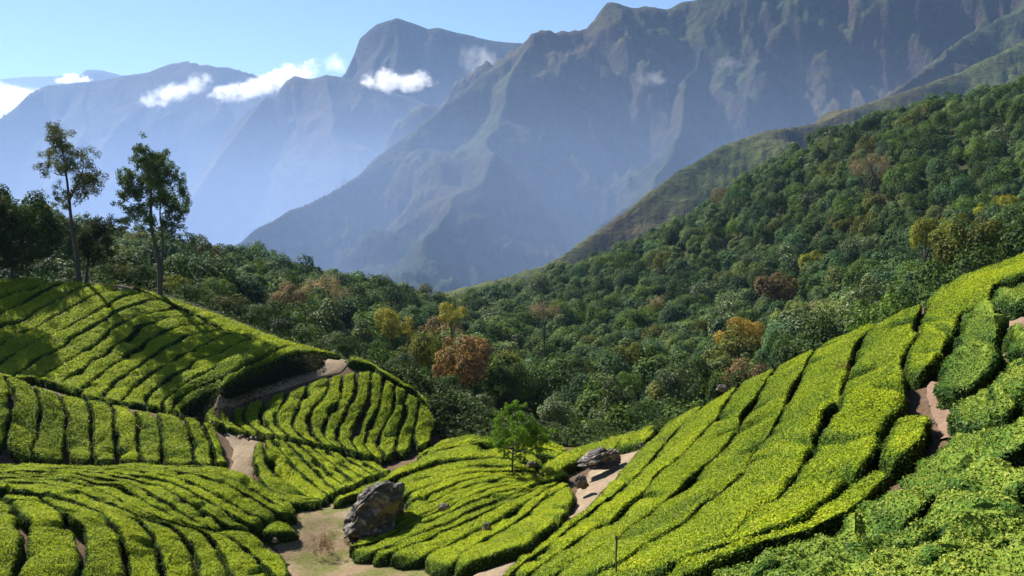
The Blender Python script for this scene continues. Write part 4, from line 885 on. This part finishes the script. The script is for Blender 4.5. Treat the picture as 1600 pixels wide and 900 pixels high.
# shrubs along the edge of the forest
r6 = np.random.default_rng(66); shr = []; SH = [mesh_from('shrub_foliage', *(lambda g: (g[0], g[1], [M_TREE], {'tint': g[2]}))(crown_geo(seed=90 + i, nl=12, leaves=1100, size=0.11, low=-0.1, flat=0.8))) for i in range(3)]
for (px, py, rp, d, w) in [(700, 628, 22, 76, 'grey-green'), (690, 605, 18, 78, 'green'), (722, 665, 20, 71, 'grey-green'), (690, 655, 14, 68, 'grey-green'), (655, 592, 16, 78, 'green'), (625, 572, 18, 79, 'grey-green'), (590, 553, 18, 81, 'green'), (520, 540, 16, 80, 'pale green'), (546, 545, 14, 80, 'green'), (480, 530, 16, 84, 'green'),
                           (440, 515, 18, 88, 'dark green'), (400, 500, 16, 88, 'green'), (360, 480, 18, 90, 'olive'), (300, 462, 18, 91, 'green'), (275, 448, 16, 92, 'yellow-green'), (220, 432, 16, 92, 'green'), (190, 428, 14, 93, 'olive'), (165, 425, 14, 93, 'green'), (80, 425, 16, 94, 'dark green'), (60, 420, 14, 95, 'dark green'),
                           (760, 668, 20, 68, 'green'), (830, 676, 16, 66, 'grey-green'), (880, 684, 16, 65, 'pale green'), (915, 682, 18, 65, 'grey-green'), (945, 672, 16, 66, 'green'), (1000, 652, 18, 68, 'green'), (1035, 640, 16, 70, 'dark green'), (1090, 620, 16, 72, 'green'), (1130, 598, 16, 72, 'olive'), (320, 470, 14, 92, 'pale green')]:
    p = at(px, py, d); R = rp / F_PX * d * 1.5; o = bpy.data.objects.new('shrub', SH[r6.integers(3)]); COL.objects.link(o); gz_ = max(float(ground_z(p[0], p[1])), float(forest_ground(p[0], p[1])))
    o.location = (p[0], p[1], min(p[2], gz_ + 1.6 * R) ); o.scale = (R, R * r6.uniform(0.9, 1.2), R * r6.uniform(0.85, 1.15)); o.rotation_euler = (0, 0, r6.uniform(0, 6)); c = KINDS_[w][0]; k = r6.uniform(0.9, 1.3); o.color = (c[0] * k, c[1] * k, c[2] * k, 1)
    o['category'] = 'shrub'; o['group'] = 'shrubs along the forest edge'; shr.append((len(shr), px, py, w, o))
sl = land_label([s[:4] for s in shr], 'low shrub')
for s in shr: s[4]['label'] = sl[s[0]]

# low growth on the bare strip between the tea crests and the forest
ru = np.random.default_rng(77); ux = np.r_[ru.uniform(-92, 58, 70000), ru.uniform(-14, 12, 90000)]; uy = np.r_[ru.uniform(42, 122, 70000), ru.uniform(52, 92, 90000)]; ue = np.interp(ux, EX, EY)
ul = np.interp(ux, UX, UY)
um = (uy > ul) & (uy < ue + 16) & (fbm2(ux / 2.5, uy / 2.5, 71) > 0.36); ux, uy = ux[um], uy[um]
uz = np.maximum(ground_z(ux, uy), forest_ground(ux, uy)) + ru.random(len(ux)) ** 1.6 * (0.15 + 2.2 * np.clip(fbm2(ux / 1.8, uy / 1.8, 72) - 0.25, 0, 1)); un = ru.normal(size=(len(ux), 3)) * 0.5; un[:, 2] = 0.8
UV, UF = leaf_quads(np.stack([ux, uy, uz], -1), un, 0.34, ru, 0.3, 0.55, 0.4)
ug = link('undergrowth', mesh_from('undergrowth', UV, UF, [M_TREE], {'tint': np.repeat(np.clip(fbm2(ux / 3, uy / 3, 73) + 0.15 * ru.normal(size=len(ux)), 0, 1), 4)}), kind='stuff', label='low green undergrowth between the tea crests and the forest'); ug.color = (0.055, 0.085, 0.026, 1); ug['category'] = 'undergrowth'

# dark leaf clumps added on the cut bank to stand in for its shade
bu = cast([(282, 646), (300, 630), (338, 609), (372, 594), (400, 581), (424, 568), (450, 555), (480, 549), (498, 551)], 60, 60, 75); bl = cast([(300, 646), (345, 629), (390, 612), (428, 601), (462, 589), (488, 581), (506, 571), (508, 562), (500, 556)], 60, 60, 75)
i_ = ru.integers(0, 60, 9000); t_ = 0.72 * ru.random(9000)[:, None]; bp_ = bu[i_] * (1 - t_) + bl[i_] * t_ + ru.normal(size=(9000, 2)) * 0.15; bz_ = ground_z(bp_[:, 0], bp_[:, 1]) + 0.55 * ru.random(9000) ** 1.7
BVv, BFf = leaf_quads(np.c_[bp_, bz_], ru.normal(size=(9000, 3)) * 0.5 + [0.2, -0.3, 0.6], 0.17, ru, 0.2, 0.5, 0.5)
bo = link('bank_shade_leaves', mesh_from('bank_shade_leaves', BVv, BFf, [M_TREE], {'tint': np.repeat(ru.random(9000), 4)}), kind='stuff', label='dark leaves standing in for deep shade on the cut bank above the winding path'); bo.color = (0.030, 0.038, 0.014, 1); bo['category'] = 'undergrowth'

# ------------------------------------------------------------------ rocks
def boulder(px, py, wpx, hpx, label, seed, y0=25, y1=60, sub=5, strata=1.0, shear=0.0, cat='rock', name='boulder', dk=0.85, sink=0.25, box_=0.6):
    """px, py: centre of what shows of it; its foot goes on below the ground."""
    g = cast([(px - 0.5, py + hpx / 2), (px, py + hpx / 2), (px + 0.5, py + hpx / 2)], 3, y0, y1)[1]; d = g[1]; a = wpx / 2 / F_PX * d; h = hpx / F_PX * d
    bm = bmesh.new(); bmesh.ops.create_icosphere(bm, subdivisions=sub, radius=1.0); V = np.array([v.co[:] for v in bm.verts]); Fb = np.array([[v.index for v in f.verts] for f in bm.faces]); bm.free()
    n0 = V.copy(); p = np.sign(V) * np.abs(V) ** box_; p /= np.maximum(1e-6, np.abs(p).max()); s = seed * 3.7
    q = p; st = q[:, 2] * 0.75 + q[:, 0] * -0.62 + 0.25 * q[:, 1]
    ledge = np.abs(2 * noise2(st * 3.2 + s, q[:, 1] * 0.8 + q[:, 0] * 0.6, 63) - 1) ** 0.6
    disp = 0.50 * (noise3(q[:, 0] * 1.2 + s, q[:, 1] * 1.2, q[:, 2] * 1.2, 61) - 0.5) + 0.26 * (noise3(q[:, 0] * 3 + s, q[:, 1] * 3, q[:, 2] * 3, 62) - 0.5) + strata * 0.30 * (ledge - 0.6) \
        + strata * 0.16 * (noise2(st * 9 + s, q[:, 0] * 1.6, 64) - 0.5) + 0.10 * (noise3(q[:, 0] * 8 + s, q[:, 1] * 8, q[:, 2] * 8, 65) - 0.5)
    p = p + n0 * disp[:, None]; p[:, 0] += shear * p[:, 2] + 0.0; p[:, :2] *= (1.0 - 0.22 * np.clip(p[:, 2:3], -1, 1))
    H = h * (1 + sink); V = p * [a, a * dk, H / 2]
    o = link(name, mesh_from(name, V, Fb, [M_ROCK], None, False), label=label, cat=cat)
    foot = at(px, py + hpx / 2, d); o.location = (foot[0], d + a * dk * 0.6, foot[2] - h * sink + H / 2); return o
boulder(585, 794, 78, 68, 'large dark lichen-streaked boulder at the edge of the bare clearing', 1, 36, 47, shear=0.28, cat='boulder', box_=0.5)
boulder(941, 716, 52, 22, 'flat dark slab of rock at the top of the right-hand path', 2, 40, 50, strata=1.4, shear=0.3)
boulder(908, 752, 20, 18, 'pale jagged rock on the left side of the right-hand path', 3, 38, 48, 4)
boulder(694, 792, 18, 8, 'small pale stone among the tea rows of the mound', 4, 36, 46, 3)
boulder(831, 725, 16, 7, 'small grey stone behind the trunk of the young tree', 5, 44, 54, 3)
boulder(1130, 606, 18, 8, 'small whitish stone on the crest of the right tea slope', 6, 38, 48, 3)
boulder(1003, 695, 7, 7, 'tiny white stone at the upper end of the right-hand path', 7, 40, 50, 3)
boulder(430, 844, 8, 6, 'tiny pale stone beside the path below the clearing', 8, 34, 45, 3)
boulder(760, 822, 12, 10, 'small dark stone half hidden in the mound tea rows', 9, 34, 42, 3)

# ------------------------------------------------------------------ stake, shrub by the boulder, dry bush, grass
g = cast([(962, 889), (963, 889), (964, 889)], 3, 16, 32)[1]; zt = at(963, 838, g[1])[2]; zb = float(ground_z(g[0], g[1]))
V, Fq = tube(np.array([(0, 0, 0), (0.01, 0, 0.3 * (zt - zb)), (-0.015, 0, 0.6 * (zt - zb)), (0.0, 0.01, 0.92 * (zt - zb)), (-0.02, 0, zt - zb)]), [0.03, 0.028, 0.026, 0.03, 0.034], 7)
V2, F2 = tube(np.array([(0, 0, 0.93 * (zt - zb)), (0.05, 0, 0.97 * (zt - zb)), (0.075, 0.0, 1.0 * (zt - zb))]), [0.02, 0.016, 0.008], 5)
VV, FF = join([(V, Fq), (V2, F2)]); link('stake', mesh_from('stake', VV, FF, [M_STICK], None, True), label='thin upright brown stake in the tea on the right slope', cat='stake', loc=(g[0], g[1], zb))
def plant(px, py, rpx, y0, y1, color, label, seed, name, cat, **kw):
    g = cast([(px - .5, py), (px, py), (px + .5, py)], 3, y0, y1)[1]; R = rpx / F_PX * g[1]; G = crown_geo(seed=seed, **kw)
    o = link(name, mesh_from(name, G[0], G[1], [M_TREE], {'tint': G[2]}), label=label, cat=cat); o.location = (g[0], g[1], float(CAN(g[0], g[1])) - 0.1); o.scale = (R, R, R * 1.2); o.color = (*color, 1)
plant(616, 812, 14, 36, 46, (0.10, 0.17, 0.012), 'feathery bright green shrub in front of the large boulder', 301, 'shrub', 'shrub', nl=9, leaves=1400, size=0.13, aspect=0.25, shell=(0.3, 1.1))
plant(508, 850, 24, 34, 46, (0.17, 0.105, 0.055), 'dry reddish brown bush left of the boulder base', 302, 'dry_bush', 'bush', nl=12, leaves=1300, size=0.16, aspect=0.13, shell=(0.3, 1.05))
plant(1315, 572, 16, 30, 42, (0.16, 0.09, 0.04), 'dry brown patch of twigs in the right slope tea', 303, 'dry_bush', 'bush', nl=8, leaves=700, size=0.2, aspect=0.12, flat=0.5)
def tufts(name, boxes, n, y0, y1, color, seed, hgt, label):
    r = np.random.default_rng(seed); P = []
    for (x0, x1, ya, yb, c) in boxes:
        for _ in range(int(n * c)):
            P.append((r.uniform(x0, x1), r.uniform(ya, yb)))
    P = np.array(P); rx, rz = ray(P[:, 0], P[:, 1]); Y = np.arange(y0, y1, 0.1); G = rz[:, None] * Y - (CAN(rx[:, None] * Y, np.broadcast_to(Y, (len(P), len(Y)))) - HEDGE_H)
    k = np.argmax(G < 0, 1); d = Y[k]; ok = (G < 0).any(1); base = np.stack([rx * d, d, rz * d], -1)[ok]; m = fbm2(base[:, 0] * 1.1, base[:, 1] * 1.1, 7) > 0.46; base = base[m]
    b = np.repeat(base, 5, 0) + r.normal(size=(len(base) * 5, 3)) * [0.06, 0.06, 0.0]; n5 = len(b); dirv = r.normal(size=(n5, 3)) * 0.45; dirv[:, 2] = 1; a = r.random(n5) * 6.28; s = np.c_[np.cos(a), np.sin(a), np.zeros(n5)] * 0.012; L = (hgt * (0.5 + r.random(n5)))[:, None]
    V = np.stack([b - s, b + s, b + dirv * L], 1).reshape(-1, 3); o = link(name, mesh_from(name, V, np.arange(n5 * 3).reshape(-1, 3), [M_TREE], {'tint': np.repeat(r.random(n5), 3)}), kind='stuff', label=label); o.color = (*color, 1); o['category'] = 'grass'
tufts('grass', [(480, 560, 855, 880, 1.0), (470, 540, 800, 850, 1.0), (600, 630, 700, 735, 0.4), (440, 520, 820, 880, 1.0)], 500, 34, 47, (0.085, 0.12, 0.025), 5, 0.13, 'short green grass in the bare clearing by the boulder')
tufts('dry_grass', [(440, 700, 860, 900, 1.5), (460, 580, 775, 860, 1.5), (900, 1000, 700, 800, 0.6)], 600, 30, 50, (0.23, 0.17, 0.085), 6, 0.10, 'short dry straw-coloured grass over the bare clearing')
# loose stones on the bare ground
rs_ = np.random.default_rng(88); STN = np.vstack([np.c_[rs_.uniform(430, 700, 500), rs_.uniform(775, 898, 500)], np.c_[rs_.uniform(880, 1000, 260), rs_.uniform(700, 810, 260)], np.c_[rs_.uniform(362, 402, 120), rs_.uniform(682, 740, 120)], np.c_[rs_.uniform(1450, 1490, 60), rs_.uniform(605, 670, 60)]])
rx, rz = ray(STN[:, 0], STN[:, 1]); Y = np.arange(16, 60, 0.1); G = rz[:, None] * Y - ground_z(rx[:, None] * Y, np.broadcast_to(Y, (len(STN), len(Y)))); d = Y[np.argmax(G < 0, 1)]; SB = np.stack([rx * d, d, rz * d + 0.03], -1)
OC = np.array([(1, 0, 0), (-1, 0, 0), (0, 1, 0), (0, -1, 0), (0, 0, 1), (0, 0, -1)], float); OF = np.array([(0, 2, 4), (2, 1, 4), (1, 3, 4), (3, 0, 4), (2, 0, 5), (1, 2, 5), (3, 1, 5), (0, 3, 5)])
SZ = 0.02 + 0.07 * rs_.random(len(STN)) ** 3; SV = (OC[None] * (0.7 + 0.6 * rs_.random((len(STN), 6, 1))) * SZ[:, None, None] * [1.2, 1.0, 0.7] + SB[:, None]).reshape(-1, 3)
SFc = (OF[None] + 6 * np.arange(len(STN))[:, None, None]).reshape(-1, 3); st_ = link('loose_stones', mesh_from('loose_stones', SV, SFc, [M_ROCK]), kind='stuff', label='small loose stones scattered over the bare paths and clearing'); st_['category'] = 'stones'

# ------------------------------------------------------------------ clouds and valley mist
def cloud_mat(dens, asp, seed):
    m, nt, out = new_mat('cloud_vapour'); tc = N(nt, 'ShaderNodeTexCoord'); mp = N(nt, 'ShaderNodeMapping'); mp.inputs['Location'].default_value = (seed * 3.7, seed * 1.3, 0); mp.inputs['Scale'].default_value = asp; nt.links.new(tc.outputs['Object'], mp.inputs[0])
    n = noise_tex(nt, 1.15, 6, 0.66, mp.outputs[0]); ln = nt.nodes.new('ShaderNodeVectorMath'); ln.operation = 'LENGTH'; nt.links.new(tc.outputs['Object'], ln.inputs[0])
    r = math_node(nt, 'POWER', ln.outputs['Value'], 2.0)
    v = math_node(nt, 'SUBTRACT', math_node(nt, 'MULTIPLY', n, 2.6), math_node(nt, 'ADD', math_node(nt, 'MULTIPLY', r, 0.75), 0.98), True)
    edge = math_node(nt, 'MULTIPLY', math_node(nt, 'SUBTRACT', 1.0, ln.outputs['Value'], True), 4.0, True)
    v = math_node(nt, 'MULTIPLY', math_node(nt, 'MULTIPLY', v, edge), dens)
    p = N(nt, 'ShaderNodeVolumePrincipled'); p.inputs['Color'].default_value = (1, 1, 1, 1); p.inputs['Anisotropy'].default_value = 0.55; nt.links.new(v, p.inputs['Density']); nt.links.new(p.outputs[0], out.inputs['Volume']); return m
def ball():
    bm = bmesh.new(); bmesh.ops.create_icosphere(bm, subdivisions=3, radius=1.0); V = np.array([v.co[:] for v in bm.verts]); Fb = np.array([[v.index for v in f.verts] for f in bm.faces]); bm.free(); return V, Fb
BV, BF = ball()
def cloud(px, py, rx, ry, d, dens, label, seed, tilt=0.0):
    rx *= 1.3; ry *= 1.45
    c = at(px, py, d); a, b = rx / F_PX * d, ry / F_PX * d
    o = link('cloud', mesh_from('cloud', BV, BF, [cloud_mat(dens * 8.5 / b, (a / b, max(b * 1.6, a * 0.5) / b, 1.0), seed)], None, True), label=label, cat='cloud', group='low clouds drifting among the mountains', kind='stuff'); o.location = c; o.scale = (a, max(b * 1.6, a * 0.5), b); o.rotation_euler = (0, tilt, 0); return o
cloud(620, 126, 62, 17, 4050, 0.55, 'bright white cloud puff in front of the dome peak', 1, 0.0)
cloud(262, 148, 48, 14, 5300, 0.25, 'small ragged cloud before the left range', 2, -0.35)
cloud(300, 136, 34, 14, 5300, 0.18, 'thin wisp trailing up from the ragged left cloud', 3, -0.5)
cloud(395, 138, 70, 15, 5400, 0.4, 'long white cloud between the left range and the shoulder', 4, -0.2)
cloud(450, 118, 56, 15, 5300, 0.5, 'white cloud bank behind the pointed shoulder peak', 5, -0.3)
cloud(524, 100, 20, 14, 5300, 0.15, 'small wisp touching the left side of the dome peak', 6, 0.0)
cloud(748, 97, 36, 22, 4300, 0.07, 'thin wisp at the right flank of the dome peak', 7, 0.5)
cloud(1020, 122, 24, 13, 2250, 0.045, 'tiny wisp before the dark cliff of the massif', 8, 0.0)
cloud(1136, 101, 26, 12, 2350, 0.04, 'tiny wisp at the rock edge of the massif', 9, -0.1)
cloud(116, 124, 30, 8, 9300, 0.6, 'small white cloud left of the far blue peak', 10, 0.0)
cloud(-10, 162, 75, 34, 8200, 0.6, 'pale cloud bank at the far left edge', 11, 0.0)
# mist lying in the deep valley, thinning smoothly towards its edges and its top
m_, nt_, out_ = new_mat('mist_air'); tc_ = N(nt_, 'ShaderNodeTexCoord'); ln_ = nt_.nodes.new('ShaderNodeVectorMath'); ln_.operation = 'DOT_PRODUCT'; nt_.links.new(tc_.outputs['Object'], ln_.inputs[0]); nt_.links.new(tc_.outputs['Object'], ln_.inputs[1])
mp_m = N(nt_, 'ShaderNodeMapping'); mp_m.inputs['Scale'].default_value = (2.6, 1.6, 2.2); nt_.links.new(tc_.outputs['Object'], mp_m.inputs[0])
f_ = math_node(nt_, 'POWER', math_node(nt_, 'SUBTRACT', 1.0, ln_.outputs['Value'], True), 2.7)
nz_ = math_node(nt_, 'ADD', math_node(nt_, 'MULTIPLY', noise_tex(nt_, 1.0, 3, 0.55, mp_m.outputs[0]), 1.1), 0.4)
v_ = N(nt_, 'ShaderNodeVolumePrincipled'); v_.inputs['Color'].default_value = (0.40, 0.57, 0.94, 1); v_.inputs['Anisotropy'].default_value = 0.3
nt_.links.new(math_node(nt_, 'MULTIPLY', math_node(nt_, 'MULTIPLY', f_, nz_), 0.00100), v_.inputs['Density']); nt_.links.new(v_.outputs[0], out_.inputs['Volume'])
mo = link('valley_mist', mesh_from('valley_mist', BV, BF, [m_], None, True), kind='stuff', label='bluish mist filling the deep valley before the mountains', cat='mist'); mo.location = (50, 2650, -330); mo.scale = (3600, 1950, 900)
